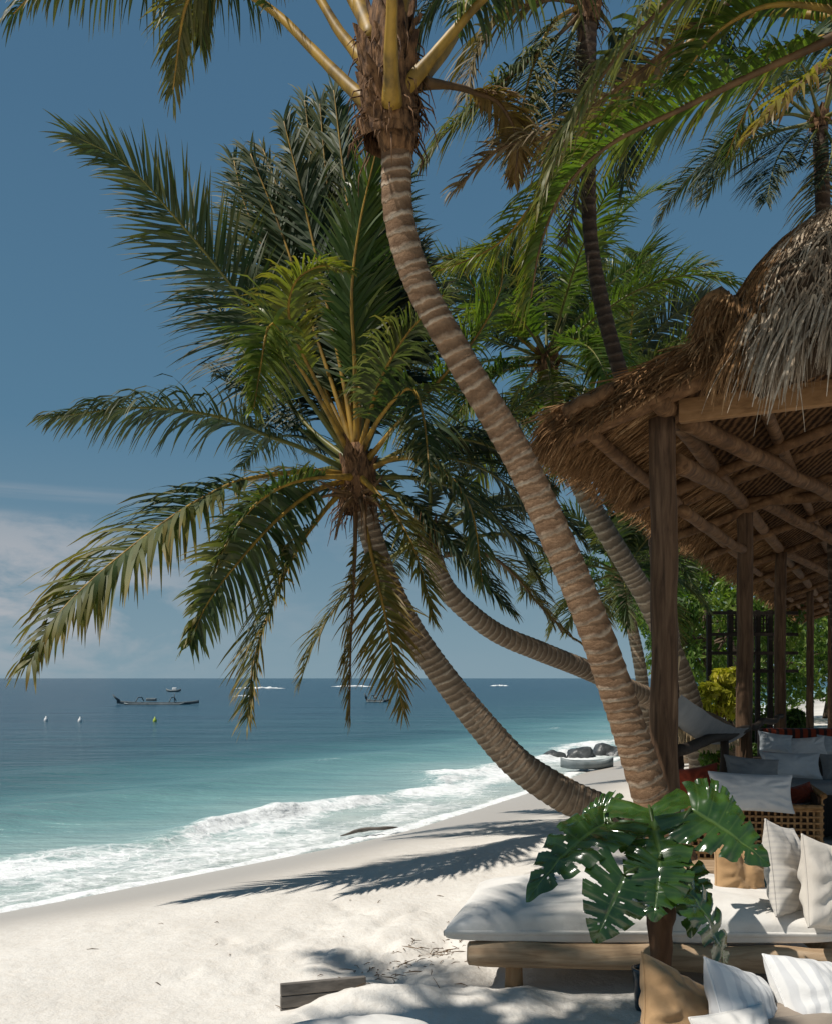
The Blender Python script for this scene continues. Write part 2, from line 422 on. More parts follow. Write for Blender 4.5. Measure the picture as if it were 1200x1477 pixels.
o = sheet('sand_beach', xs, ys, sandf, [M['sand']], ['wet']); o['kind'] = 'structure'; o['label'] = 'white sand beach sloping to the water'

# sea
m, nt, b = mat('sea water', .16, .3)
sh = attr(nt, 'shore'); foam = attr(nt, 'foam'); co = coord(nt)
big = noi(nt, coord(nt, (.05, .13, 1)), 1., 4, .6)
shn = mathn(nt, 'MULTIPLY_ADD', mathn(nt, 'SUBTRACT', big, .5), 9., sh)
g = mathn(nt, 'MULTIPLY_ADD', shn, 1 / 60., 1., cl=True)       # 1 at the shore, 0 at 60 m out
c = ramp(nt, g, [(0, (.012, .055, .085)), (.55, (.014, .062, .088)), (.80, (.026, .09, .106)), (.86, (.065, .175, .182)), (.92, (.17, .33, .32)), (.965, (.34, .47, .445)), (1., (.48, .53, .49))])
w2 = noi(nt, coord(nt, (.35, 1.5, 1)), 1., 5, .65)
w3 = noi(nt, coord(nt, (.10, .42, 1)), 1., 5, .6, .4)
c = mixc(nt, mathn(nt, 'MULTIPLY', ramp(nt, w3, [(.46, (0,) * 3), (.60, (1,) * 3)]), mathn(nt, 'MULTIPLY_ADD', g, -2.2, 2.35, cl=True)), c, mixc(nt, 1., c, (.52, .66, .74), 'MULTIPLY'))
c = mixc(nt, mathn(nt, 'MULTIPLY', ramp(nt, w2, [(.42, (0,) * 3), (.62, (1,) * 3)]), .32), c, mixc(nt, 1., c, (.45, .55, .62), 'MULTIPLY'))
fn = noi(nt, coord(nt, (.8, 1.25, 1)), 3.4, 7, .72, .8)
vo = nt.nodes.new('ShaderNodeTexVoronoi'); vo.feature = 'DISTANCE_TO_EDGE'; vo.inputs['Scale'].default_value = 3.2
mpv = nt.nodes.new('ShaderNodeMapping'); lk(nt, co, mpv.inputs[0])
wn = nt.nodes.new('ShaderNodeTexNoise'); wn.inputs['Scale'].default_value = 2.5; lk(nt, co, wn.inputs['Vector'])
vadd = nt.nodes.new('ShaderNodeVectorMath'); vadd.operation = 'MULTIPLY_ADD'; vadd.inputs[1].default_value = (.7, .7, .7)
lk(nt, wn.outputs['Color'], vadd.inputs[0]); lk(nt, mpv.outputs[0], vadd.inputs[2]); lk(nt, vadd.outputs[0], vo.inputs['Vector'])
lace = ramp(nt, vo.outputs['Distance'], [(0, (1,) * 3), (.05, (.6,) * 3), (.16, (0,) * 3)])
fm = mathn(nt, 'ADD', mathn(nt, 'MULTIPLY_ADD', fn, 1.1, -.68), mathn(nt, 'MULTIPLY_ADD', foam, 1.25, mathn(nt, 'MULTIPLY', lace, mathn(nt, 'MULTIPLY', foam, .5))))
fm = ramp(nt, fm, [(.30, (0,) * 3), (.70, (1,) * 3)])
c = mixc(nt, fm, c, (.80, .82, .82))
lk(nt, c, b.inputs['Base Color'])
lk(nt, mathn(nt, 'MULTIPLY_ADD', fm, .65, .2), b.inputs['Roughness'])
h1 = noi(nt, coord(nt, (.6, 1.7, 1)), 1.1, 6, .62); h2 = noi(nt, coord(nt, (.08, .3, 1)), 1., 4)
bp = bump(nt, None, h2, .5, 1.2)
bp = bump(nt, None, h1, .8, .3, bp)
bump(nt, b, mathn(nt, 'MULTIPLY', fn, fm), .5, .05, bp); M['sea'] = m
def seaf(x, y):
    s = shore(x, y); z = SEA; fo = 0.
    if -14 < s < 1.5 and y < 90:
        a = x * .55 + y * .8                                    # along the shore
        wob = 1.0 * nz(a * .2, s * .1, 2) + .5 * nz(a * .7, s * .3, 8)
        edge = .25 * nz(a * .5, 1.7) + .12 * nz(a * 1.7, 5.)
        # swash sheet on the sand
        z += .035 * sstep(-1.2, .1, s) + .02 * edge
        fo = max(fo, 1. * math.exp(-((s - (.05 + edge)) / .17) ** 2))
        fo = max(fo, (.50 + .40 * fbm(a * .35, s * .9, 31)) * sstep(-3.6 + wob, -2. + wob, s) * (1 - .4 * sstep(-1.2, -.1, s)))
        # breaking crest
        cs = -2.2 + wob; strength = clamp(.5 + .95 * nz(a * .2 + 3, 4.) + .4 * nz(a * .7, 14.))
        d_ = s - cs
        prof = math.exp(-(d_ / .55) ** 2) if d_ < 0 else math.exp(-(d_ / .28) ** 2)
        z += .20 * strength * prof * (1 + .35 * nz(x * 2.1, y * 2.1, 3))
        fo = max(fo, strength * 1.0 * (math.exp(-((d_ - .22) / .33) ** 2)))
        # lump foam
        if fo > .45: z += .05 * fo * abs(nz(x * 4.5, y * 4.5, 6)) + .03 * fo * nz(x * 10, y * 10)
        # swell behind
        d2 = s + 6.5 + 1.2 * nz(a * .12, 9.); z += .09 * math.exp(-(d2 / .9) ** 2)
        d3 = s + 11 + 1.5 * nz(a * .1, 19.); z += .08 * math.exp(-(d3 / 1.2) ** 2)
        fo = max(fo, .33 * math.exp(-(d2 / .5) ** 2) * clamp(nz(a * .3, 12.) * 2))
    return z, max(s, -400.), fo
ys = []; y = 7.0
while y < 9000: ys.append(y); y *= 1.0065 if y < 60 else (1.02 if y < 300 else 1.10)
ys = [-2000, -100, -10, 2, 4, 5.5] + ys
xs = lines(-13, 13, .095, 9000, 1.11)
o = sheet('sea', xs, ys, seaf, [M['sea']], ['shore', 'foam']); o['kind'] = 'structure'; o['label'] = 'teal sea breaking in white foam on the beach'

def sp(px, py, z=SEA):
    """ground or water point seen at (px,py) at height z"""
    Y = (H - z) * F / (py - HY); return V(((px - CX) / F * Y, Y, z))

# far breakers
m, nt, b = mat('breaker foam', .8, .3); b.inputs['Base Color'].default_value = (.78, .8, .8, 1); M['foam'] = m
for (x0, x1, py, hh) in ((338, 414, 993.2, .5), (478, 541, 990.5, .55), (706, 734, 989.5, .5), (336, 366, 1004.5, .22)):
    mb = MB(); a = sp(x0, py); c_ = sp(x1, py); n = 26; rr = R(int(x0))
    pts = [a.lerp(c_, i / n) + V((0, 2.5 * nz(i * .2, x0), 0)) for i in range(n + 1)]
    rs = [max(.02, hh * (1 - abs(2 * i / n - 1) ** 2.5) * rr.uniform(.5, 1.1)) for i in range(n + 1)]
    mb.tube(pts, rs, 8); o = mb.build('breaking_wave', M['foam'])
    o['kind'] = 'structure'; o['label'] = 'far white breaker on the open sea'

# ------------------------------------------------------------------ boats, buoys, rocks
def hull(mb, L, W, D, rise, n=18, mi=0, inner=True):
    prof = [(-1, 1), (-.86, .35), (-.5, .06), (0, 0), (.5, .06), (.86, .35), (1, 1)]
    rows = []
    for i in range(n + 1):
        t = 2 * i / n - 1
        wv_ = (1 - abs(t) ** 2.6); up = rise * abs(t) ** 3
        rows.append([(t * L / 2, x * W / 2 * max(wv_, .02), z * D + up * (1 if z > .5 else .75)) for x, z in prof])
    if inner:
        for r_ in rows: r_ += [(x * .96, y * .86, z + (.0 if k in (0, 6) else D * .14)) for k, (x, y, z) in reversed(list(enumerate(r_[:7])))]
    k = len(rows[0]); vs_ = [p for r_ in rows for p in r_]
    fs = [(i * k + j, i * k + (j + 1) % k, (i + 1) * k + (j + 1) % k, (i + 1) * k + j) for i in range(n) for j in range(k if inner else k - 1)]
    mb.add(vs_, fs, mi)
def outrigger(px0, px1, py, label, rz=0.):
    a = sp(px0, py); c_ = sp(px1, py); L = (c_ - a).length; mid = (a + c_) / 2
    r_ = empty('outrigger_boat', (mid.x, mid.y, SEA - .05), label, 'boat', 'outrigger boats out at sea', rz)
    mb = MB(); hull(mb, L, .8, .26, .2); mb.build('hull', M['boat_dark'], r_)
    for s in (-.22, .18):
        mb = MB(); mb.tube([(s * L, -1.7, .35), (s * L, -.8, .75), (s * L, .8, .75), (s * L, 1.7, .35)], .05, 6); mb.build('outrigger_arm', M['boat_dark'], r_)
    for s in (-1, 1):
        mb = MB(); mb.tube([(-.36 * L, s * 1.7, .2), (-.3 * L, s * 1.7, .1), (.3 * L, s * 1.7, .1), (.36 * L, s * 1.7, .22)], .08, 6); mb.build('outrigger_float', M['boat_grey'], r_)
    mb = MB(); mb.tube([(-.47 * L, 0, .4), (-.52 * L, 0, .75), (-.55 * L, 0, 1.05)], [.14, .1, .04], 8); mb.build('prow', M['boat_dark'], r_)
    mb = MB(); mb.box((-.08 * L, 0, .52), (L * .12, .6, .3), bev=.06); mb.build('engine_cover', M['boat_grey'], r_)
    mb = MB(); mb.tube([(.2 * L, 0, .3), (.2 * L, 0, 1.1)], .04, 6); mb.build('mast', M['boat_dark'], r_)
outrigger(170, 287, 1016, 'long dark outrigger boat with raised prow, alone on the open sea at the left', .06)
outrigger(528, 562, 1012.5, 'small dark outrigger boat behind the hanging frond tips', -.1)
p = sp(251, 998); r_ = empty('motor_boat', (p.x, p.y, SEA - .05), 'tiny distant motor boat near the horizon beyond the long outrigger', 'boat')
mb = MB(); hull(mb, 2.8, 1.1, .4, .3); mb.build('hull', M['boat_grey'], r_)
mb = MB(); mb.box((.2, 0, .6), (.8, .7, .5), bev=.1); mb.build('cabin', M['white_paint'], r_)
for px, py, mk, lb in ((67, 1040, 'white_paint', 'white mooring buoy nearest the left edge of the sea'), (116, 1041, 'white_paint', 'white mooring buoy between the other white buoy and the lime buoy'), (224, 1041, 'lime_paint', 'lime green mooring buoy below the long outrigger boat')):
    p = sp(px, py); mb = MB(); n = 10
    mb.tube([(0, 0, -.12), (0, 0, -.06), (0, 0, .06), (0, 0, .16), (0, 0, .22), (0, 0, .3)], [.04, .10, .125, .09, .04, .02], 12)
    o = mb.build('mooring_buoy', M[mk]); o.location = (p.x, p.y, SEA); tag(o, lb, 'buoy', 'mooring buoys')
# dinghy on the shore
p = sp(846, 1110, -.52); r_ = empty('rowing_boat', p, 'small grey rowing boat drawn up at the water edge beside dark rocks', 'boat', rz=.12)
mb = MB(); hull(mb, 1.5, .62, .24, .10); mb.build('hull', M['boat_grey'], r_)
for sx_ in (-.3, .25):
    mb = MB(); mb.box((sx_, 0, .19), (.14, .5, .03), bev=.008); mb.build('bench', M['grey_board'], r_)
def rock(px, py, w_, h_, label, seed):
    p = sp(px, py, -.62); mb = MB(); n, m_ = 26, 16; vs_ = []
    for i in range(m_ + 1):
        th = math.pi * i / m_
        for k in range(n):
            a = 2 * math.pi * k / n
            d_ = V((math.sin(th) * math.cos(a), math.sin(th) * math.sin(a), math.cos(th)))
            q = 1 + .30 * fbm(d_.x * 1.1 + seed, d_.y * 1.1, d_.z * 1.1, 2) + .03 * nz(d_.x * 5, d_.y * 5, d_.z * 5)
            vs_.append((d_.x * w_ * q, d_.y * w_ * .8 * q, d_.z * h_ * q))
    mb.add(vs_, [(i * n + k, (i + 1) * n + k, (i + 1) * n + (k + 1) % n, i * n + (k + 1) % n) for i in range(m_) for k in range(n)])
    o = mb.build('rock', M['rock']); o.location = p; tag(o, label, 'rock', 'dark rocks on the shoreline')
rock(797, 1094, .42, .26, 'low dark rock at the seaward end of the rock row', 1)
rock(836, 1093, .52, .34, 'dark rounded rock in the middle of the rock row behind the rowing boat', 5)
rock(872, 1090, .55, .42, 'tallest dark rock, nearest the leaning palm trunk in the rock row', 9)
rock(893, 1092, .4, .3, 'dark rock mostly behind the leaning palm trunk', 14)
# driftwood log in the swash
mb = MB(); a = sp(492, 1205.5, -.50); c_ = sp(574, 1193, -.47); P, _ = spline([a, a.lerp(c_, .4) + V((0, .1, .03)), a.lerp(c_, .75) + V((0, -.05, .02)), c_], 16)
mb.tube(P, [.01, .015, .02, .025, .03, .03, .035, .03, .03, .03, .03, .03, .025, .02, .015, .008], 8, wob=.5)
tag(mb.build('driftwood_log', M['grey_board']), 'dark wet driftwood log lying in the foam at the water edge', 'driftwood')

# ------------------------------------------------------------------ palms
def trunk(parent, pts, rs, m, spacing=.16, seed=0, name='trunk', nside=28, step=.016, tilt=.2):
    pts = [V(p) for p in pts]
    n0 = 40; P, L = spline(pts, n0)
    n = max(30, int(L / step)); P, L = spline(pts, n)
    mb = MB(); vs_ = []; ring = []; N = None
    for i, p in enumerate(P):
        t = (P[min(i + 1, n - 1)] - P[max(i - 1, 0)]).normalized()
        if N is None: N = t.cross(V((0, 1, 0))).normalized()
        N = (N - t * N.dot(t)).normalized(); B = t.cross(N)
        f = i / (n - 1); k = f * (len(rs) - 1); j = min(int(k), len(rs) - 2); r0 = lerp(rs[j], rs[j + 1], k - j)
        l = f * L
        ph0 = l / spacing + .9 * nz(l * 1.1, seed) + .5 * nz(l * 3.7, seed + 1) 
        for q in range(nside):
            a = 2 * math.pi * q / nside
            ph = ph0 + tilt * math.sin(a + 2.5 * nz(l * .8, seed + 3)) + .10 * nz(math.cos(a) * 1.2, math.sin(a) * 1.2, l * 2 + seed) + .10 * nz(math.cos(a) * 5, math.sin(a) * 5, l * 5 + seed)
            fr = ph % 1.
            r_ = r0 * (1 + .085 * (1 - fr) * min(1, fr * 7) + .05 * nz(math.cos(a) + seed, math.sin(a), l * 1.1) + .018 * nz(math.cos(a) * 4, math.sin(a) * 4, l * 14))
            vs_.append(p + (N * math.cos(a) + B * math.sin(a)) * r_); ring.append(ph)
    fs = [(i * nside + k, i * nside + (k + 1) % nside, (i + 1) * nside + (k + 1) % nside, (i + 1) * nside + k) for i in range(n - 1) for k in range(nside)]
    fs += [tuple(range(nside - 1, -1, -1)), tuple((n - 1) * nside + k for k in range(nside))]
    mb.add(vs_, fs); mb.setatt('ring', 0, ring)
    return under(parent, mb.build(name, m, None))

def frond(parent, pts, W, seed=0, roll=0., droop=.8, pet=.2, n=78, lw=.045, r0=.035, mats=('leaf', 'petiole_green'), dry=0., lift=.25, rnd0=.5, rndv=.5, ang=(66, 24), tipdry=.25, segs=5, tear=.04, rollend=None, face=False):
    rr = R(seed * 7919 + 13); n = int(n * 1.45); W = W * 1.28; lw = lw * .86; droop = droop * 1.1
    M_ = 46; P, L = spline(pts, M_); mb = MB()
    rs = [lerp(r0, .006, (i / (M_ - 1)) ** .75) * (1 + .35 * max(0, 1 - i / 9) ** 1.5) * (1 + .06 * nz(i * .7, seed)) for i in range(M_)]
    mb.tube(P, rs, 8, 1, wob=.12, seed=seed)
    vs_ = []; fs = []; rn = []; dy = []
    S = None
    frames = []
    for i in range(M_):
        t = (P[min(i + 1, M_ - 1)] - P[max(i - 1, 0)]).normalized()
        c_ = t.cross(V((0, 1, 0))) if face else t.cross(ZU)
        if c_.length < .25 and S is not None: c_ = S
        if S is not None and c_.dot(S) < 0: c_ = -c_
        c_ = (c_ - t * c_.dot(t)).normalized()
        S = c_ if S is None else (S * .6 + c_ * .4).normalized()
        S = (S - t * S.dot(t)).normalized()
        frames.append((t, S))
    patch = rr.uniform(0, 10)
    for side in (-1, 1):
        for k in range(n):
            if rr.random() < tear: continue
            f = pet + (1 - pet) * (k + rr.uniform(-.25, .25)) / (n - 1); f = clamp(f, pet, 1)
            q = f * (M_ - 1); j = min(int(q), M_ - 2); p = P[j].lerp(P[j + 1], q - j); t, s_ = frames[j]
            g_ = (f - pet) / (1 - pet)
            rl = roll if rollend is None else lerp(roll, rollend, g_)
            s2 = Matrix.Rotation(rad(rl), 3, t) @ s_ * side
            nrm = (Matrix.Rotation(rad(rl), 3, t) @ s_).cross(t)
            a = rad(lerp(ang[0], ang[1], g_ ** 1.3) + rr.gauss(0, 6.5))
            D = (t * math.cos(a) + s2 * math.sin(a) + nrm * (lift + rr.gauss(0, .14))).normalized()
            ln = W * (.35 + .65 * sstep(0, .3, g_)) * (1 - .62 * sstep(.45, 1., g_)) * rr.choice((1., 1., 1., .92, .8, rr.uniform(.35, 1))) * rr.uniform(.88, 1.08)
            dr_ = (droop + (.28 if face else 0)) * rr.uniform(.55, 1.5) * (1 + .5 * nz(f * 6, patch))
            w_ = lw * rr.uniform(.75, 1.2) * (1 - .35 * g_)
            cur = p.copy(); o = len(vs_); tw = rr.gauss(0, .75)
            r_ = clamp(rnd0 + rndv * (rr.random() - .5) + .3 * nz(f * 5, patch + 3, side)); tipdry *= 1; dd = dry * .7 + .2 * max(0, nz(f * 4, patch + 7, side * 2)) + rr.uniform(-.05, .12)
            for h in range(segs + 1):
                e = h / segs
                d_ = (D - ZU * dr_ * e ** 1.2 + V((0, 0, 0))).normalized()
                wv_ = (t - d_ * t.dot(d_))
                wv_ = wv_.normalized() if wv_.length > .1 else s_
                wv_ = (Matrix.Rotation(tw * e + .25 * side, 3, d_) @ wv_)
                ww = w_ * (.45 + .55 * min(1, e * 4)) * (1 - e ** 2.2) + .0015
                vs_ += [cur - wv_ * ww * .5, cur + wv_ * ww * .5]
                rn += [r_, r_]; x = clamp(dd + .7 * tipdry * e * e * 1.6 * rr.uniform(.3, 1.2) + .3 * tipdry * g_); dy += [x, x]
                cur = cur + d_ * (ln / segs)
            fs += [(o + 2 * h, o + 2 * h + 1, o + 2 * h + 3, o + 2 * h + 2) for h in range(segs)]
    o = mb.add(vs_, fs, 0); mb.setatt('rnd', o, rn); mb.setatt('dry', o, dy)
    return under(parent, mb.build('frond', [M[mats[0]], M[mats[1]]]))

def pxf(parent, path, Y0, Y1, W, **kw):
    """frond through photograph points, its distance running from Y0 at the base to Y1 at the tip"""
    d_ = [0.]
    for a, b_ in zip(path, path[1:]): d_.append(d_[-1] + math.hypot(b_[0] - a[0], b_[1] - a[1]))
    pts = [at(x, y, lerp(Y0, Y1, (q / d_[-1]) ** .85)) for (x, y), q in zip(path, d_)]
    return frond(parent, pts, W, **kw)

def arc(base, az, el, L, sag, n=7):
    """free frond: leaves the crown at azimuth az, elevation el and bends down under its weight"""
    p = V(base); pts = [p.copy()]; d_ = V((math.cos(az) * math.cos(el), math.sin(az) * math.cos(el), math.sin(el)))
    for i in range(n):
        p = p + d_ * L / n; pts.append(p.copy()); d_ = (d_ - ZU * sag * (i + 1) / n).normalized()
    return pts

def crown(parent, c_, count, L, seed, el=(80, -45), W=.6, sag=.42, skip=None, azs=None, **kw):
    rr = R(seed)
    for i in range(count):
        az = (azs[i % len(azs)] if azs else i * 2.39996) + rr.uniform(-.25, .25); f = i / max(1, count - 1)
        if skip and skip(az % (2 * math.pi)): continue
        e = rad(lerp(el[0], el[1], f) + rr.uniform(-8, 8))
        k = dict(kw); k.setdefault('droop', rr.uniform(.5, 1.1))
        k['dry'] = kw.get('dry', 0) + (.35 * sstep(.75, 1, f))
        frond(parent, arc(V(c_) + V((math.cos(az), math.sin(az), 0)) * .08, az, e, L * rr.uniform(.85, 1.12), sag * rr.uniform(.7, 1.25)), W * rr.uniform(.85, 1.1), seed=seed * 50 + i, roll=rr.uniform(-25, 25), **k)

def boots(parent, c_, r_, h_, n, seed, name='crown_fibre'):
    """ragged leaf bases and fibre sheets wrapping the crown shaft"""
    rr = R(seed); mb = MB(); c_ = V(c_)
    for i in range(n):
        az = rr.uniform(0, 6.28); z0 = rr.uniform(-.2, .5) * h_; w0 = rr.uniform(.5, .95) * r_; l = rr.uniform(.45, .95) * h_
        d_ = V((math.cos(az), math.sin(az), 0)); s_ = V((-d_.y, d_.x, 0)); o = c_ + d_ * r_ * rr.uniform(.55, .95) + ZU * z0
        vs_ = []; K = 7; out = rr.uniform(.1, .75); tw = rr.uniform(-.5, .5)
        for k in range(K + 1):
            e = k / K; ww = w0 * (1 - e ** 1.6) * (1 + .25 * nz(e * 4, i)) + .012
            p = o + ZU * l * e + d_ * (out * r_ * e * e + .03 * nz(e * 5, i, 3)) + s_ * tw * e * w0
            for q in (-1, -.5, 0, .5, 1): vs_.append(p + s_ * ww * q + d_ * (.35 * r_ * (1 - q * q) * (1 - .4 * e) + .02 * nz(q * 3, e * 6, i)))
        fs = [(k * 5 + q, k * 5 + q + 1, (k + 1) * 5 + q + 1, (k + 1) * 5 + q) for k in range(K) for q in range(4)]
        mb.add(vs_, fs)
    for i in range(n * 3):                                         # loose threads
        az = rr.uniform(0, 6.28); d_ = V((math.cos(az), math.sin(az), 0)); o = c_ + d_ * r_ * 1.1 + ZU * rr.uniform(-.2, .6) * h_
        e = o + d_ * rr.uniform(.0, .2) - ZU * rr.uniform(.1, .35); mb.tube([o, o.lerp(e, .5) + d_ * .05, e], [.008, .006, .002], 4)
    return under(parent, mb.build(name, M['fibre']))

# --- palm A : the big leaning palm beside the pavilion post
YA = 8.05
pa = empty('coconut_palm', at(975, 1306, YA), 'tall foreground palm with ringed brown trunk leaning left from the pavilion corner post', 'palm tree', 'coconut palms')
PA = [at(1000, 1330, YA), at(968, 1225, YA), at(935, 1140, YA), at(893, 1010, YA), at(842, 870, YA - .05), at(752, 670, YA - .1), at(665, 520, YA - .2), at(605, 410, YA - .3), at(575, 310, YA - .35), at(572, 210, YA - .4)]
trunk(pa, PA, [.195, .172, .152, .142, .136, .133, .13, .126, .121, .118, .118, .122], M['trunk'], .115, 1)
ca = at(563, 140, YA - .4)
mb = MB(); P, _ = spline([at(572, 225, YA - .4), at(567, 180, YA - .4), at(563, 120, YA - .4), at(563, 40, YA - .4), at(565, -40, YA - .4)], 16)
mb.tube(P, [.13, .15, .18, .20, .21, .205, .20, .19, .18, .17, .16, .15, .14, .12, .1, .07], 20, wob=.3); under(pa, mb.build('crown_shaft', M['fibre']))
boots(pa, at(563, 190, YA - .4), .19, .62, 34, 5); boots(pa, at(563, 110, YA - .4), .16, .6, 14, 55)
YT = YA - .4
kw = dict(mats=('leaf', 'petiole'), r0=.062)
pxf(pa, [(550, 165), (508, 128), (452, 72), (392, 14), (300, -40), (190, -45), (60, -12), (20, 20)], YT - .1, YT + 1.1, .62, seed=101, droop=2.4, pet=.34, dry=.05, rnd0=.3, **kw)
pxf(pa, [(552, 120), (520, 82), (490, 45), (440, -30), (360, -80), (305, -50), (268, 10), (250, 130)], YT, YT + .9, .55, seed=102, droop=1.6, pet=.4, dry=.25, rnd0=.6, n=90, **kw)
pxf(pa, [(566, 150), (565, 115), (564, 70), (566, 0), (570, -200), (600, -380), (680, -470)], YT - .25, YT - 2.2, .7, seed=103, pet=.4, **kw)
pxf(pa, [(545, 60), (470, -60), (390, -130), (330, -100), (300, -50), (290, 60)], YT + .2, YT + 1.2, .6, seed=112, droop=2.0, pet=.35, dry=.15, rnd0=.35, **kw)
pxf(pa, [(572, 140), (600, 110), (650, 50), (705, -10), (790, -70), (900, -90), (980, -40)], YT - .1, YT - .4, .6, seed=104, droop=1.9, pet=.25, rnd0=.6, **kw)
pxf(pa, [(600, 120), (650, 60), (690, -30), (720, -130), (790, -220)], YT + .2, YT + 1.5, .6, seed=105, droop=1.2, pet=.3, **kw)
pxf(pa, [(612, 120), (650, 124), (684, 133), (720, 150), (745, 200), (742, 260)], YT + .1, YT + .8, .3, seed=106, droop=1.6, pet=.35, dry=.7, mats=('leaf_dry', 'petiole_brown'), r0=.04)
pxf(pa, [(540, 60), (480, -90), (400, -240), (280, -330), (140, -300)], YT, YT + 2.8, .65, seed=107, **kw)
pxf(pa, [(570, 40), (620, -150), (690, -300), (830, -380), (960, -300)], YT, YT - .6, .65, seed=108, **kw)
pxf(pa, [(560, 60), (540, -100), (500, -250), (420, -330), (330, -260)], YT + .2, YT + 2.4, .65, seed=109, **kw)
pxf(pa, [(560, 60), (520, -100), (430, -210), (300, -210), (180, -120)], YT + .2, YT + 3.2, .65, seed=110, **kw)
pxf(pa, [(575, 60), (600, -100), (640, -230), (700, -260), (740, -200)], YT + .1, YT + 2.6, .65, seed=111, **kw)

# --- palm B : the full-crowned palm leaning out over the sand
YB = 11.0
pb = empty('coconut_palm', at(880, 1190, YB), 'full-crowned palm with curved trunk bending out over the sand towards the sea', 'palm tree', 'coconut palms')
trunk(pb, [at(935, 1205, YB + .05), at(870, 1172, YB), at(810, 1145, YB), at(750, 1105, YB), at(700, 1052, YB), at(650, 990, YB), at(600, 920, YB), at(563, 850, YB), at(538, 780, YB), at(522, 715, YB), at(516, 680, YB)],
      [.21, .205, .195, .178, .165, .155, .148, .14, .135, .13, .135], M['trunk_pale'], .085, 2, tilt=.35)
boots(pb, at(516, 730, YB), .17, .6, 30, 6)
mb = MB(); mb.tube([at(520, 735, YB), at(518, 710, YB), at(516, 680, YB), at(514, 640, YB)], [.14, .2, .2, .09], 16, wob=.3); under(pb, mb.build('crown_shaft', M['fibre']))
G = ('leaf', 'petiole'); D_ = ('leaf_dark', 'petiole_green'); Fr = ('leaf_fresh', 'petiole'); Dr = ('leaf_dry', 'petiole_brown')
def fb(path, y1, W, **kw): pxf(pb, path, YB, y1, W, **kw)
fb([(512, 672), (470, 610), (420, 540), (340, 420), (250, 310), (180, 235), (108, 196)], 9.6, .78, seed=201, roll=78, rollend=55, droop=.3, pet=.22, mats=('leaf', 'petiole_green'), rnd0=.35, n=92, lw=.05, ang=(62, 20), dry=.05)
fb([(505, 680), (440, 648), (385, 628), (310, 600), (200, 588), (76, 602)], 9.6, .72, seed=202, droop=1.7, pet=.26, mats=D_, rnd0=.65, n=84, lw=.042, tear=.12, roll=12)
fb([(505, 684), (450, 680), (385, 686), (330, 700), (250, 745), (150, 822), (80, 892), (44, 955)], 8.6, .80, seed=203, droop=1.3, pet=.3, mats=G, rnd0=.6, n=84, lw=.078, dry=.05, tipdry=.5, roll=-25)
fb([(508, 690), (455, 708), (400, 750), (345, 810), (300, 870), (274, 928)], 8.6, .62, seed=204, droop=.9, pet=.2, mats=G, rnd0=.7, n=70, lw=.082, dry=.0, tipdry=.3, roll=-60)
fb([(508, 695), (470, 735), (425, 800), (390, 880), (368, 950), (358, 1035)], 8.8, .60, seed=205, droop=.7, pet=.2, mats=G, rnd0=.35, n=84, dry=.1, tipdry=.6, roll=40)
fb([(512, 700), (513, 770), (510, 850), (506, 940), (505, 1040)], 10.3, .42, seed=206, droop=.5, pet=.28, mats=Dr, rnd0=.2, n=62, dry=.3, roll=85, tear=.2)
fb([(518, 700), (530, 770), (548, 850), (565, 930), (582, 1028)], 10.5, .55, seed=207, droop=.6, pet=.3, mats=G, rnd0=.3, n=66, dry=.35, tipdry=.5, roll=80, tear=.15)
fb([(510, 660), (478, 580), (430, 470), (385, 370), (352, 290), (338, 232)], 11.9, 0.91, ang=(44, 14), seed=208, face=True, roll=20, droop=.25, mats=G, lw=.06, rnd0=.5, n=105)
fb([(512, 650), (490, 560), (455, 430), (415, 310), (380, 215)], 12.2, 0.81, ang=(44, 14), seed=209, face=True, roll=15, droop=.2, mats=G, rnd0=.5, dry=.1, n=105)
fb([(511, 655), (485, 570), (445, 450), (405, 330), (362, 222)], 11.5, .9, ang=(44, 14), seed=240, face=True, roll=18, droop=.2, mats=('leaf', 'petiole'), rnd0=.5, n=105, lw=.06)
fb([(513, 650), (495, 545), (466, 410), (436, 280), (410, 175)], 11.4, .88, ang=(44, 14), seed=241, face=True, roll=-12, droop=.2, mats=('leaf', 'petiole'), rnd0=.4, n=105, lw=.06)
fb([(515, 650), (508, 530), (492, 390), (472, 260), (462, 150)], 11.8, .88, ang=(44, 14), seed=242, face=True, roll=14, droop=.2, mats=('leaf', 'petiole'), rnd0=.5, n=105, lw=.06)
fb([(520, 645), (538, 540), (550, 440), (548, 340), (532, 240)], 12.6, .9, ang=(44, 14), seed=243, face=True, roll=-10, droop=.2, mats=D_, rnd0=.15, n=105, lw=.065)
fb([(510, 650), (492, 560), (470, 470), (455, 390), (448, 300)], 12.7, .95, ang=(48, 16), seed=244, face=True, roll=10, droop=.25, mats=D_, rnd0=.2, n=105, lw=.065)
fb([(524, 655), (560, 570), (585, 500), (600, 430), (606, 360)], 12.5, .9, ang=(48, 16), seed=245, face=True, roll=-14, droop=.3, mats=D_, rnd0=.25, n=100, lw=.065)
fb([(514, 650), (500, 530), (478, 400), (455, 260), (440, 145)], 12.0, 0.81, ang=(44, 14), seed=210, face=True, roll=12, droop=.2, mats=G, lw=.06, rnd0=.55, n=105)
fb([(517, 650), (520, 500), (510, 360), (495, 240), (482, 130)], 11.6, 0.81, ang=(44, 14), seed=211, face=True, roll=-15, droop=.2, mats=G, lw=.06, rnd0=.45, n=105)
fb([(516, 640), (512, 520), (508, 420), (520, 320), (546, 205)], 10.2, 0.75, ang=(44, 14), seed=212, face=True, roll=-10, droop=.25, mats=Fr, rnd0=.25, lw=.06, n=105)
fb([(520, 650), (545, 520), (560, 400), (572, 290), (580, 190)], 12.4, 0.78, ang=(44, 14), seed=213, face=True, roll=10, droop=.2, mats=G, lw=.06, rnd0=.45, n=105)
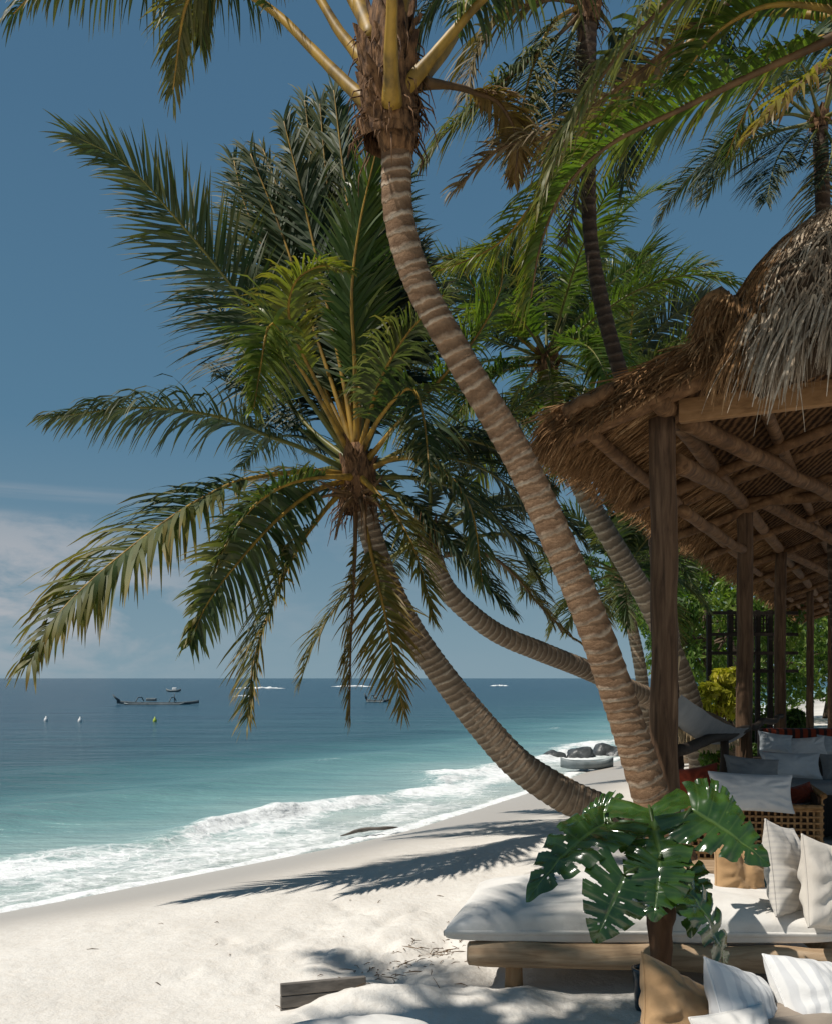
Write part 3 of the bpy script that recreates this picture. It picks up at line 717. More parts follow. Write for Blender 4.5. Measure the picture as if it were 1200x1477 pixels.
fb([(505, 655), (470, 590), (430, 525), (398, 470), (385, 480), (376, 530), (366, 590)], 8.7, .52, seed=214, droop=.8, pet=.42, mats=Fr, rnd0=.8, n=78, lw=.055, dry=.1, roll=-40)
fb([(506, 650), (462, 560), (420, 470), (425, 410), (462, 384), (500, 392)], 9.3, .42, seed=215, droop=.9, pet=.4, mats=Fr, rnd0=.7, n=70, dry=.22, roll=20)
fb([(525, 670), (575, 610), (632, 550), (690, 480), (720, 420), (725, 370)], 10.4, .6, seed=216, droop=.9, pet=.35, mats=('leaf_fresh', 'petiole'), rnd0=.6, n=74)
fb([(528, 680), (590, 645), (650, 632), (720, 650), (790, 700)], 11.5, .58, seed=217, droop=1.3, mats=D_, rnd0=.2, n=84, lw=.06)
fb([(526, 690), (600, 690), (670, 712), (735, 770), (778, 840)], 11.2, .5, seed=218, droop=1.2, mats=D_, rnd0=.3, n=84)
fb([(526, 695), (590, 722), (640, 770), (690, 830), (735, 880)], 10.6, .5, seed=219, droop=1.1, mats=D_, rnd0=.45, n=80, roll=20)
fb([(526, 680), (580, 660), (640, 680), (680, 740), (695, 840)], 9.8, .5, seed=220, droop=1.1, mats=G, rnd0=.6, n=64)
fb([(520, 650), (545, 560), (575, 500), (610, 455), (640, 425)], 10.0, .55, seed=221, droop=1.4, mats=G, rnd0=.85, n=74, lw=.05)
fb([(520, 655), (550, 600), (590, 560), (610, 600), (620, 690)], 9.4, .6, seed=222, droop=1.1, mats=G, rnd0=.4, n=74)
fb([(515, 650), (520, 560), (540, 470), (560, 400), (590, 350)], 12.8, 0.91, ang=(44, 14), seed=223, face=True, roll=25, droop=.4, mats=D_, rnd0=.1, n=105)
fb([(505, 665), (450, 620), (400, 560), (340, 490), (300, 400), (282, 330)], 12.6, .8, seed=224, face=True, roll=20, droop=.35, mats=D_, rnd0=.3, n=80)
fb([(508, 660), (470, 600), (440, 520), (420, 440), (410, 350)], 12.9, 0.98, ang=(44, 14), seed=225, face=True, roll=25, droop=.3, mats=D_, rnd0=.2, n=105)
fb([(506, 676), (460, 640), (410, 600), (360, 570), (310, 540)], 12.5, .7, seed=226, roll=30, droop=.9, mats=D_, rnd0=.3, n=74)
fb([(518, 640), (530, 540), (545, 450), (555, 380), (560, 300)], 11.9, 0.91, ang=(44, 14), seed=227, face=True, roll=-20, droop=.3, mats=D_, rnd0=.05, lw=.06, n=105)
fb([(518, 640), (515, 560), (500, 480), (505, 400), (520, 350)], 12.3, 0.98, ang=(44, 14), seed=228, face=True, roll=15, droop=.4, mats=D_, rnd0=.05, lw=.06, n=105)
crown(pb, at(515, 670, YB + .1), 5, 3.4, 231, (60, 5), .6, .4, azs=[1.0, 1.6, 2.1, .6, 2.6], mats=D_, rnd0=.3, n=70)
crown(pb, at(515, 690, YB - .1), 2, 2.4, 232, (-5, -35), .5, .5, azs=[4.2, 5.4], mats=G, rnd0=.4, n=70)
for i, (dx, dz, ax) in enumerate(((-.5, -.1, .3), (-.25, -.55, .2), (.12, -.6, -.3), (.35, -.35, .2), (-.42, .1, -.2), (.3, .2, .4))):
    c0 = at(517, 715, YB - .12); mb = MB(); P, _ = spline([c0, c0 + V((dx * .6, -.2, dz * .3)), c0 + V((dx, -.3 + ax * .3, dz))], 10)
    mb.tube(P, [.045, .04, .035, .03, .026, .023, .02, .017, .014, .008], 7, wob=.3); under(pb, mb.build('dead_stalk', M['petiole_brown']))

# --- palm C : the third leaning trunk, running out behind the tall palm
YC = 13.5
pc = empty('coconut_palm', at(1082, 1112, 19.), 'low curving palm trunk that reaches out over the sea behind the foreground palm', 'palm tree', 'coconut palms')
trunk(pc, [at(1082, 1125, 19.2), at(1070, 1085, 18.9), at(1035, 1052, 18.2), at(985, 1030, 17.), at(920, 1000, 15.8), at(850, 968, 14.8), at(780, 940, 14.2), at(720, 915, 13.8), at(672, 880, 13.6), at(640, 845, 13.5), at(622, 800, 13.5), at(618, 770, 13.5)],
      [.28, .25, .22, .20, .185, .17, .158, .15, .145, .14, .14, .14], M['trunk_pale'], .095, 4, tilt=.3)
boots(pc, at(618, 790, YC), .15, .5, 14, 8)
cc = at(618, 775, YC)
crown(pc, cc, 10, 2.7, 31, (70, -22), .52, .45, mats=('leaf_dark', 'petiole_green'), rnd0=.3, n=60)
pxf(pc, [(640, 800), (700, 800), (742, 830), (775, 870), (815, 912), (832, 925)], 13.3, 13., .3, seed=301, droop=1.2, pet=.45, mats=Dr, dry=.5, tear=.5, n=50)
pxf(pc, [(640, 785), (720, 770), (780, 790), (830, 850), (850, 910)], 13.3, 13.6, .55, seed=302, droop=1.5, mats=D_, rnd0=.3, tear=.25)

# --- palm D : tall thin dark trunk behind the roof
YD = 14.
pdm = empty('coconut_palm', at(968, 1160, YD), 'tall thin dark-trunked palm whose bare trunk rises behind the thatched roof', 'palm tree', 'coconut palms')
trunk(pdm, [at(972, 1172, YD), at(965, 1050, YD), at(958, 900, YD), at(945, 760, YD), at(922, 640, YD), at(893, 535, YD), at(870, 450, YD), at(853, 360, YD), at(848, 280, YD), at(848, 180, YD), at(846, 60, YD), at(845, 0, YD)], [.19, .165, .15, .14, .125, .118, .112, .108, .105, .11, .13, .15], M['trunk_dark'], .15, 5)
boots(pdm, at(846, 30, YD), .17, .6, 14, 9)
cd = at(846, 5, YD)
def fd(path, y1, W, **kw): pxf(pdm, path, YD, y1, W, **kw)
fd([(846, 10), (800, 55), (740, 105), (680, 158), (640, 195), (612, 235)], 12.8, .85, seed=401, droop=1.7, mats=('leaf', 'petiole_brown'), rnd0=.7, dry=.15)
fd([(846, 5), (790, 0), (730, 20), (690, 70), (670, 140)], 13.2, .8, seed=402, droop=1.2, mats=Dr, rnd0=.3, dry=.2)
fd([(846, 5), (800, 30), (770, 90), (750, 170), (742, 250)], 13., .8, seed=403, droop=.9, mats=G, rnd0=.3, dry=.3)
fd([(846, 5), (820, 60), (800, 130), (800, 210), (805, 290)], 13., .75, seed=404, droop=.7, mats=D_, rnd0=.5, dry=.1)
fd([(846, 0), (880, 40), (900, 110), (905, 180), (900, 260)], 14.6, .75, seed=405, droop=.8, mats=D_, rnd0=.4)
fd([(846, 0), (770, -60), (690, -60), (620, 10), (600, 80)], 14.5, .85, seed=406, droop=1.3, mats=D_, rnd0=.4)
fd([(846, 0), (900, -60), (970, -60), (1030, 0), (1050, 80)], 14.5, .85, seed=407, droop=1.2, mats=D_, rnd0=.4)
fd([(846, 10), (830, 90), (838, 180), (830, 270), (815, 350)], 13.4, .7, seed=408, droop=.4, mats=('leaf_dry', 'petiole_brown'), rnd0=.5)
crown(pdm, cd, 8, 4., 41, (85, 15), .75, .4, mats=('leaf', 'petiole_green'), n=60)

# --- palm E : mid-distance palm whose crown fills the gap left of the roof
YE = 18.
pe = empty('coconut_palm', at(1012, 1113, 19.), 'bushy palm between the foreground trunk and the roof, its pale trunk passing under the eave', 'palm tree', 'coconut palms')
trunk(pe, [at(1016, 1120, 19.), at(990, 1000, 18.8), at(943, 885, 18.6), at(900, 810, 18.4), at(855, 735, 18.2), at(820, 660, 18.1), at(795, 570, 18.), at(788, 520, 18.)], [.27, .23, .21, .20, .19, .185, .18, .18], M['trunk_pale'], .14, 6)
ce = at(788, 515, YE); boots(pe, at(790, 535, YE), .18, .6, 14, 10)
def fe(path, y1, W, **kw): pxf(pe, path, YE, y1, W, **kw)
fe([(788, 515), (786, 450), (780, 400), (770, 345)], 18.5, .85, seed=501, face=True, roll=10, droop=.2, mats=D_, rnd0=.4)
fe([(788, 515), (760, 450), (745, 400), (740, 350)], 17.5, .8, seed=502, face=True, roll=15, droop=.25, mats=('leaf', 'petiole_green'), rnd0=.5)
fe([(788, 515), (815, 440), (840, 390), (872, 350)], 18.5, .7, seed=503, face=True, roll=20, droop=.3, mats=G, rnd0=.6)
fe([(792, 515), (840, 450), (890, 400), (938, 374)], 19., .7, seed=504, face=True, roll=20, droop=.3, mats=('leaf_fresh', 'petiole_green'), rnd0=.6)
fe([(786, 520), (740, 480), (700, 440), (660, 380), (640, 372)], 16.5, .8, seed=505, droop=.9, mats=G, rnd0=.6)
fe([(786, 520), (740, 500), (690, 480), (640, 500), (600, 560)], 16.5, .8, seed=506, droop=1.2, mats=D_, rnd0=.5)
fe([(790, 520), (820, 490), (860, 500), (880, 560)], 16.4, .95, seed=507, droop=1.1, mats=Fr, rnd0=.3, lw=.07)
fe([(786, 525), (740, 530), (690, 545), (660, 600)], 16.4, .9, seed=508, droop=1.2, mats=Fr, rnd0=.3, lw=.06)
fe([(788, 525), (770, 560), (740, 610), (730, 680)], 16.6, .9, seed=509, droop=.9, mats=G, rnd0=.5)
fe([(788, 520), (800, 540), (830, 570), (850, 640)], 17., .9, seed=510, droop=1.1, mats=D_, rnd0=.5)
fe([(788, 515), (740, 430), (700, 390), (660, 380), (630, 390)], 18., .8, seed=511, droop=1.2, mats=('leaf_fresh', 'petiole'), rnd0=.85, dry=.15)
crown(pe, ce, 16, 3.6, 51, (70, -45), .85, .45, mats=('leaf_fresh', 'petiole_green'), rnd0=.5, n=60, lw=.06)

# --- palm F : crown outside the frame at the upper right, its fronds hang across the sky
YF = 6.6
pf = empty('coconut_palm', (4.9, 5.6, 0.05), 'palm outside the upper right whose big arching yellow-green fronds cross the sky', 'palm tree', 'coconut palms')
cf = at(1262, 30, YF)
trunk(pf, [V((4.9, 5.6, -.1)), V((4.75, 5.8, 1.2)), V((4.4, 6.1, 3.)), V((3.8, 6.4, 5.2)), cf - V((.05, 0, .2)), cf], [.22, .18, .16, .15, .14, .15], M['trunk'], .16, 7)
boots(pf, cf - V((0, 0, .3)), .18, .6, 14, 11)
kf = dict(r0=.04)
pxf(pf, [(1255, 30), (1185, 62), (1090, 105), (980, 158), (880, 208), (815, 270), (780, 350), (765, 430)], YF, YF + .4, .62, seed=601, droop=1.5, pet=.1, mats=('leaf_fresh', 'petiole_brown'), rnd0=.45, n=120, lw=.042, lift=.5, tipdry=.45, **kf)
pxf(pf, [(1255, 20), (1150, -60), (1010, -30), (920, 45), (860, 120), (815, 200), (780, 290)], YF - .1, YF - .4, .5, seed=602, droop=1.8, pet=.15, mats=('leaf', 'petiole_brown'), rnd0=.75, n=100, lw=.04, dry=.2, **kf)
pxf(pf, [(1250, 35), (1180, 10), (1100, 10), (1030, 50), (985, 110)], YF + .3, YF + .9, .58, seed=603, droop=.9, mats=Fr, rnd0=.5, n=80, lift=.5, **kf)
pxf(pf, [(1255, 40), (1215, 75), (1170, 110), (1120, 150), (1080, 195)], YF - .2, YF - .7, .3, seed=604, droop=1.6, mats=('leaf_fresh', 'petiole_brown'), rnd0=.9, n=44, dry=.48, tipdry=.5, tear=.3, **kf)
pxf(pf, [(1258, 30), (1100, -20), (900, 120), (800, 190), (720, 215), (660, 270)], YF + .6, YF + 1.8, .5, seed=605, droop=1.2, mats=('leaf_dry', 'petiole_brown'), rnd0=.8, pet=.35, tear=.25, **kf)
pxf(pf, [(1258, 30), (1050, 30), (850, 180), (770, 290), (720, 350), (650, 385), (618, 392)], YF + 1., YF + 3.2, .5, seed=606, droop=1.1, mats=('leaf_fresh', 'petiole'), rnd0=.8, pet=.4, dry=.15, **kf)
crown(pf, cf, 10, 3.4, 61, (80, -20), .6, .42, azs=[.2, .9, -.5, -1.2, 1.5, 5.2], mats=G, n=60)

# --- palm G : distant palm at the right edge
YG = 17.
pg = empty('coconut_palm', (at(1195, 400, YG).x, YG, .1), 'distant palm with drooping dark fronds rising above the thatch cap', 'palm tree', 'coconut palms')
xg = at(1187, 250, YG).x
trunk(pg, [V((xg + .5, YG, -.1)), V((xg + .25, YG, 4)), at(1187, 320, YG), at(1184, 240, YG), at(1182, 180, YG)], [.2, .16, .13, .12, .13], M['trunk_dark'], .16, 8)
cg = at(1182, 175, YG); boots(pg, at(1182, 190, YG), .16, .5, 10, 12)
def fg(path, y1, W, **kw): pxf(pg, path, YG, y1, W, **kw)
fg([(1182, 175), (1130, 165), (1080, 190), (1040, 230), (1005, 285)], 16., .8, seed=701, droop=1., mats=D_, rnd0=.5)
fg([(1182, 178), (1150, 190), (1120, 230), (1105, 290)], 16., .8, seed=702, droop=.8, mats=D_, rnd0=.4)
fg([(1182, 178), (1160, 215), (1145, 245), (1128, 250)], 16.4, .35, seed=703, droop=.7, mats=D_, rnd0=.2, n=40)
fg([(1182, 178), (1200, 210), (1190, 250), (1170, 280)], 16.2, .5, seed=704, droop=.8, mats=D_, rnd0=.2, n=40)
crown(pg, cg, 12, 3.3, 71, (80, -20), .8, .45, mats=D_, n=56)

# --- palm J : stands left of the camera, its crown shades the near sand
pj = empty('coconut_palm', (-5.6, 4.0, -.2), 'palm outside the left of the frame, shown by its shadows on the near sand', 'palm tree', 'coconut palms')
trunk(pj, [V((-5.6, 4.0, -.4)), V((-5.5, 4.0, 2)), V((-5.2, 3.95, 4.6)), V((-4.75, 3.8, 7.4)), V((-4.6, 3.75, 8.1))], [.2, .16, .14, .13, .13], M['trunk'], .12, 17)
boots(pj, (-4.62, 3.75, 7.9), .17, .6, 12, 18)
crown(pj, (-4.6, 3.75, 8.1), 9, 2.0, 19, (70, -10), .45, .4, mats=G, n=50)
# --- palm H : crown peeping over the roof
YH = 23.
ph_ = empty('coconut_palm', at(1000, 1090, YH), 'palm half hidden behind the thatched roof, its feathery blue-green frond tips showing above', 'palm tree', 'coconut palms')
trunk(ph_, [at(985, 1100, YH), at(965, 900, YH), at(935, 700, YH), at(905, 570, YH)], [.25, .2, .17, .17], M['trunk_pale'], .16, 9)
chh = at(905, 560, YH); boots(ph_, chh - V((0, 0, .3)), .18, .6, 10, 13)
def fh(path, y1, W, **kw): pxf(ph_, path, YH, y1, W, **kw)
fh([(905, 555), (930, 500), (970, 455), (1018, 428)], 22.5, 1.15, seed=801, face=True, roll=25, droop=.4, mats=D_, rnd0=.7, lw=.07)
fh([(905, 558), (930, 530), (970, 515), (1010, 520)], 22., .95, seed=802, droop=1., mats=G, rnd0=.7, lw=.07)
fh([(900, 555), (905, 480), (915, 420), (938, 372)], 23.5, .85, seed=803, face=True, roll=10, droop=.25, mats=Fr, rnd0=.6)
fh([(900, 555), (880, 480), (868, 420), (862, 360)], 23.5, .9, seed=804, face=True, roll=-15, droop=.25, mats=G, rnd0=.5)
crown(ph_, chh, 14, 4., 81, (75, -30), 1., .42, mats=G, n=56, lw=.07)
# --- palm I : low young palm beneath the eave
YI = 25.
pi_ = empty('coconut_palm', at(900, 1078, YI), 'young palm with low drooping fronds seen under the eave beside the post', 'palm tree', 'coconut palms')
trunk(pi_, [at(930, 1085, YI), at(925, 980, YI), at(905, 880, YI), at(893, 830, YI)], [.2, .16, .15, .16], M['trunk_pale'], .16, 10)
crown(pi_, at(893, 825, YI), 20, 2.8, 91, (85, -35), .8, .5, mats=('leaf', 'petiole_green'), n=56, lw=.07, rnd0=.6)
boots(pi_, at(893, 840, YI), .16, .5, 10, 14)

# ------------------------------------------------------------------ broad-leaved trees and bushes
def leafball(name, parent, clumps, n, size, m, seed, flat=.8):
    rr = R(seed); mb = MB(); vs_ = []; fs = []; rn = []
    for i in range(n):
        c_, r_, tone = clumps[rr.randrange(len(clumps))]
        d_ = V((rr.gauss(0, 1), rr.gauss(0, 1), rr.gauss(0, 1))).normalized()
        p = V(c_) + V((d_.x, d_.y, d_.z * flat)) * r_ * rr.uniform(.55, 1.05) ** .7
        nr = (d_ + V((rr.uniform(-1, 1), rr.uniform(-1, 1), rr.uniform(-.2, 1.2)))).normalized()
        t = nr.cross(V((rr.uniform(-1, 1), rr.uniform(-1, 1), rr.uniform(-.6, .2)))).normalized(); s_ = nr.cross(t)
        L = size * rr.uniform(.6, 1.3); w_ = L * rr.uniform(.3, .45); o = len(vs_)
        vs_ += [p - t * L * .5, p + s_ * w_ * .5 + nr * L * .06, p + t * L * .5 - ZU * L * .15, p - s_ * w_ * .5 + nr * L * .06]
        fs.append((o, o + 1, o + 2, o + 3)); rn += [clamp(tone + rr.uniform(-.3, .3))] * 4
    mb.add(vs_, fs); mb.setatt('rnd', 0, rn); mb.setatt('dry', 0, [0.] * len(vs_))
    return under(parent, mb.build(name, m, None, smooth=False))
def broadtree(px, py, Y, r_, hh, label, seed, n=5000, size=.26, group='broad-leaved trees behind the beach', mk='broad'):
    rr = R(seed); c_ = at(px, py, Y); base = V((c_.x + rr.uniform(-.3, .3), Y, .08))
    t = empty('broadleaf_tree', base, label, 'tree', group)
    mb = MB(); P, _ = spline([base - ZU * .2, base.lerp(c_, .4) + V((.2, 0, 0)), c_], 12); mb.tube(P, [lerp(.2, .07, i / 11) for i in range(12)], 10, wob=.2)
    cl = []
    for i in range(16):
        d_ = V((rr.gauss(0, 1), rr.gauss(0, 1), rr.gauss(0, .8))).normalized() * r_ * rr.uniform(.35, .95)
        q = c_ + V((d_.x, d_.y, d_.z * hh / r_)); q.z = max(q.z, .7)
        cl.append((q, r_ * rr.uniform(.24, .42), rr.uniform(.2, .8)))
        P2, _ = spline([P[6 + i % 5], P[6 + i % 5].lerp(q, .6) + ZU * .15, q], 7); mb.tube(P2, [.06, .05, .04, .035, .03, .02, .012], 5)
    under(t, mb.build('trunk', M['trunk_dark']))
    leafball('crown', t, cl, n, size, M[mk], seed)
broadtree(1015, 880, 30, 2.6, 2.2, 'rounded sunlit green tree behind the wooden trellis, nearest the corner post', 1, 6000)
broadtree(1045, 800, 35, 3.2, 2.2, 'taller green tree directly under the eave fringe, behind the trellis tree', 2, 6000, .3)
broadtree(1120, 940, 44, 4., 3.2, 'dark leafy tree closing the far end of the pavilion between its posts', 3, 6000, .34)
broadtree(1195, 900, 48, 4.5, 4., 'dark leafy tree at the right edge beyond the farthest pavilion posts', 4, 6000, .36)
broadtree(1060, 960, 40, 3., 2.4, 'low dark green tree behind the yellow-green bush', 5, 5000, .3)
broadtree(942, 800, 38, 2.8, 2.6, 'dark green tree between the pale palm trunk and the corner post', 6, 4500, .3)
broadtree(958, 900, 42, 2.0, 2.0, 'small dark tree whose drooping twigs hang over the sea horizon left of the corner post', 12, 2500, .28)
def bush(px, py, Y, r_, label, seed, mk, n, size, name='bush'):
    rr = R(seed); c_ = at(px, py, Y); base = V((c_.x, Y, .1)); t = empty(name, base, label, 'bush', None)
    mb = MB()
    cl = []
    for i in range(9):
        q = c_ + V((rr.uniform(-1, 1) * r_, rr.uniform(-.6, .6) * r_, rr.uniform(-.8, .6) * r_)); q.z = max(q.z, .3); cl.append((q, r_ * rr.uniform(.3, .5), rr.uniform(.25, .85)))
        mb.tube([base, base.lerp(q, .5) + V((rr.uniform(-.1, .1), 0, .1)), q], [.03, .02, .008], 5)
    under(t, mb.build('stem', M['petiole_brown'])); leafball('foliage', t, cl, n, size, M[mk], seed)
bush(1032, 1000, 22, .72, 'yellow-green bush glowing in the sun behind the hammock', 7, 'yellow_bush', 1700, .26)
bush(1052, 1085, 17, .42, 'low bright green bush between the rail leg and the second post', 8, 'broad', 1500, .12)
bush(1100, 1035, 27, .9, 'dark green shrub inside the shade between second and third posts', 9, 'broad', 2500, .2)

rr = R(44); cl = []
for i in range(60):
    Y = rr.uniform(62, 85); X = .52 * Y + rr.uniform(-2, 44); cl.append((V((X, Y, rr.uniform(.8, 6.5))), rr.uniform(1.8, 3.2), rr.uniform(.2, .7)))
gr_ = empty('distant_wood', (50, 72, 0), 'far green wood closing the view behind the beach', 'wood'); wd_ = leafball('foliage', gr_, cl, 16000, .6, M['broad'], 45)
wd_.parent = None; wd_.name = 'distant_wood_mass'; bpy.data.objects.remove(gr_); wd_.name = 'distant_wood'
wd_.matrix_parent_inverse = Matrix.Identity(4); tag(wd_, 'far green wood closing the view behind the beach', 'wood', None, 'stuff')
# ------------------------------------------------------------------ trellis
tr = empty('garden_trellis', at(1065, 1060, 26.), 'dark wooden garden trellis with square openings standing before the trees', 'trellis')
def tb(name, a, b_, r_):
    mb = MB(); d_ = (b_ - a); q = d_.to_track_quat('Z', 'Y').to_matrix(); mb.box((a + b_) / 2, (r_ * 2, r_ * 2, d_.length), q); under(tr, mb.build(name, M['dark_wood'], None, smooth=False))
TY = 26.
for px in (1022, 1052, 1092, 1110): a = at(px, 880, TY); tb('upright', V((a.x, TY, 0.)), a, .06)
for k, py in enumerate((884, 915, 942, 968)): tb('rail', at(1019, py, TY - .13 - .01 * k), at(1150, py, TY - .13 - .01 * k), .045)
mb = MB()
for i in range(13):
    x = 1052 + i * 4.4; mb.box((at(x, 898, TY - .05).x, TY - .05, at(0, 898, TY).z), (.035, .03, .5))
for i in range(5):
    mb.box((at(1080, 0, TY).x, TY - .02, at(0, 888 + i * 6, TY).z), (1.1, .025, .03))
under(tr, mb.build('lattice', M['dark_wood'], None, smooth=False))

# ------------------------------------------------------------------ pavilion
O = V((2.28, 8.5, 0)); du = V((.447, .894, 0)).normalized(); dv = V((du.y, -du.x, 0))
def pv(u, v, z): return O + du * u + dv * v + ZU * z
pav = empty('thatched_pavilion', O, 'open thatched beach pavilion on rough wooden posts along the right', 'pavilion')
UP = [0, 5.15, 10.1, 18.2, 28.5]; ULEN = 29.3
VR = 2.7
def ztop(v): return 4.74 + .33 * v if v <= VR else 4.74 + .33 * (2 * VR - v)
def part(name, mb, m, smooth=True): return under(pav, mb.build(name, m, None, smooth))
for i, u in enumerate(UP):
    mb = MB(); n = 30; r_ = [.118, .108, .105, .09, .085][i]
    lean = (-.05, .02, .03, 0, 0)[i]
    pts = [pv(u, 0, -.15 + 4.5 * k / (n - 1)) + V((lean * k / n + .025 * nz(k * .15, i), .02 * nz(k * .15, i + 9), 0)) for k in range(n)]
    mb.tube(pts, [r_ * (1.08 - .1 * k / n + .05 * nz(k * .3, i * 3)) for k in range(n)], 20, wob=.14, seed=i); part('post', mb, M['post'])
for i, (u, v) in enumerate(((5.15, 5.4), (18.2, 5.4))):
    pass
def pole(name, a, b_, r_, m='pole', n=14, seed=0, bend=.03, seg=12):
    mb = MB(); a, b_ = V(a), V(b_); pts = [a.lerp(b_, k / (n - 1)) + V((bend * nz(k * .3, seed), bend * nz(k * .3, seed + 5), bend * nz(k * .3, seed + 11))) for k in range(n)]
    mb.tube(pts, [r_ * (1.06 - .1 * k / n + .04 * nz(k * .3, seed + 2)) for k in range(n)], seg, wob=.07, seed=seed); return part(name, mb, M[m])
pole('wall_plate', pv(-.35, 0.0, 4.42), pv(ULEN, 0, 4.42), .085, seed=1, n=40)
mb = MB(); a, b_ = pv(-.02, .12, 4.40), pv(-.02, 5.3, 4.40); q = Matrix((dv, du, ZU)).transposed(); mb.box((a + b_) / 2, (5.2, .09, .21), q, bev=.012); part('front_beam', mb, M['plank'])
zs = lambda v: ztop(v) - .33
pole('barge_pole', pv(-.28, -.86, zs(-.86) + .09), pv(-.28, VR, zs(VR) + .06), .095, seed=2, n=18)
pole('barge_pole', pv(-.52, -.80, ztop(-.8) - .1), pv(-.5, -.38, ztop(-.38) - .08), .06, seed=3)
for k, v in enumerate((-.62, .7, 1.4, 2.1)): pole('purlin', pv(-.3, v, zs(v) + .02), pv(ULEN, v, zs(v) + .02), .06, seed=20 + k, n=40)
uu = .0
k = 0
while uu < ULEN:
    if k: pole('rafter', pv(uu, -.95, zs(-.95) - .06), pv(uu, VR, zs(VR) - .1), .062, seed=40 + k, n=10)
    uu += 2.55; k += 1
# diagonal ties and knee braces
pole('diagonal_tie', at(988, 607, 8.6), at(1215, 722, 12.8), .085, seed=61, n=20)
pole('diagonal_tie', at(1066, 706, 13.0), at(1225, 792, 17.2), .085, seed=62, n=20)
pole('diagonal_tie', at(1118, 790, 17.5), at(1230, 845, 22.), .075, seed=63, n=20)
pole('diagonal_tie', at(984, 737, 9.2), at(1070, 794, 13.), .06, seed=67, n=20)
pole('tie_beam', pv(5.15, -.1, 4.45), pv(5.15, 5.4, 4.50), .075, seed=64, n=20)
pole('knee_brace', pv(.05, .08, 3.95), at(1052, 706, 12.2), .085, seed=65)
pole('tie_beam', at(984, 722, 12.0), at(1215, 632, 11.4), .07, seed=66, n=18)
# roof body
def slab(v0, v1, u0, u1, nu, nv, seed):
    mb = MB(); top = []; bot = []
    for i in range(nu + 1):
        u = lerp(u0, u1, i / nu)
        for j in range(nv + 1):
            v = lerp(v0, v1, j / nv); zz = ztop(v) + .03 * nz(u * 1.5, v * 2, seed) + .02 * nz(u * 5, v * 6)
            top.append(pv(u, v, zz)); bot.append(pv(u, v, zz - .24))
    k = nv + 1; N = len(top)
    fs = [(i * k + j, (i + 1) * k + j, (i + 1) * k + j + 1, i * k + j + 1) for i in range(nu) for j in range(nv)]
    fb_ = [tuple(N + x for x in reversed(f)) for f in fs]
    mb.add(top + bot, fs + fb_)
    rim = [(i * k, (i + 1) * k) for i in range(nu)] + [(i * k + nv, (i + 1) * k + nv) for i in range(nu)] + [(j, j + 1) for j in range(nv)] + [(nu * k + j, nu * k + j + 1) for j in range(nv)]
    mb.f += [(a, b_, b_ + N, a + N) for a, b_ in rim]; mb.m += [0] * len(rim)
    mb.m[len(fs):len(fs) * 2] = [1] * len(fs)
    mb.setatt('rnd', 0, [.5 + .5 * nz(p.x * 3, p.y * 3, p.z * 3) for p in top] + [.4] * N)
    return mb
roof = part('roof', slab(-.95, VR, -.42, ULEN + .3, 150, 22, 1), [M['thatch_brown'], M['thatch_under']])
roof2 = part('roof', slab(VR + .01, 2 * VR + 1.0, -.42, ULEN + .3, 100, 18, 2), [M['thatch_brown'], M['thatch_under']])
def strands(mb, base, dirs, L, w_, rr, r_, sag=.6, segs=3):
    p = V(base); d_ = V(dirs).normalized(); s_ = d_.cross(V((rr.uniform(-1, 1), rr.uniform(-1, 1), rr.uniform(-1, 1)))).normalized(); vs_ = []
    for h in range(segs + 1):
        ww = w_ * (1 - .75 * (h / segs) ** 2); vs_ += [p - s_ * ww * .5, p + s_ * ww * .5]
        d_ = (d_ - ZU * sag / segs).normalized(); p = p + d_ * L / segs
    o = mb.add(vs_, [(2 * h, 2 * h + 1, 2 * h + 3, 2 * h + 2) for h in range(segs)]); mb.setatt('rnd', o, [r_] * len(vs_))
# eave fringe (left) : drooping thick edge
rr = R(77); mb = MB()
u = -.45
dens = 0
for i in range(9000):
    u = -.45 + (ULEN + .6) * rr.random() ** 2.0
    lay = rr.random()
    v = -.62 - .34 * lay; z = ztop(v) - rr.uniform(0., .24)
    out = -dv * rr.uniform(.45, 1.) - ZU * rr.uniform(.1, .6) + du * rr.uniform(-.3, .2)
    strands(mb, pv(u, v, z), out, rr.uniform(.16, .42), rr.uniform(.010, .024) * (1 + u * .06), rr, clamp(rr.gauss(.5, .25)), .9)
under(roof, mb.build('eave_fringe', M['thatch_brown']))
# front verge strands
mb = MB()
for i in range(2600):
    v = lerp(-.9, VR + .2, rr.random()); z = ztop(v) - rr.uniform(-.03, .27)
    strands(mb, pv(-.36 - .08 * rr.random(), v, z), -du * rr.uniform(.2, 1.) - dv * rr.uniform(-.2, 1.3) - ZU * rr.uniform(.0, .5), rr.uniform(.1, .32), rr.uniform(.01, .024), rr, clamp(rr.gauss(.4, .25)), .5)
for i in range(2500):
    u = lerp(-.4, 12, rr.random() ** 1.6); v = lerp(-.95, VR, rr.random())
    strands(mb, pv(u, v, ztop(v) + .01), -dv + du * rr.uniform(-.3, .3) + ZU * rr.uniform(-.2, .15), rr.uniform(.2, .5), rr.uniform(.012, .028), rr, clamp(rr.gauss(.55, .25)), .2)
under(roof, mb.build('verge_fringe', M['thatch_brown']))
# underside strands near the eave, the lit orange lining
mb = MB()
for i in range(5500):
    u = -.4 + 16 * rr.random() ** 1.7; v = lerp(-1.0, .1, rr.random())
    strands(mb, pv(u, v, ztop(max(v, -.95)) - .245), -dv * 1. + du * rr.uniform(-.25, .25) - ZU * rr.uniform(.2, .55), rr.uniform(.2, .42), rr.uniform(.012, .028), rr, clamp(rr.gauss(.5, .25)), .15)
under(roof, mb.build('underside_thatch', M['thatch_brown']))

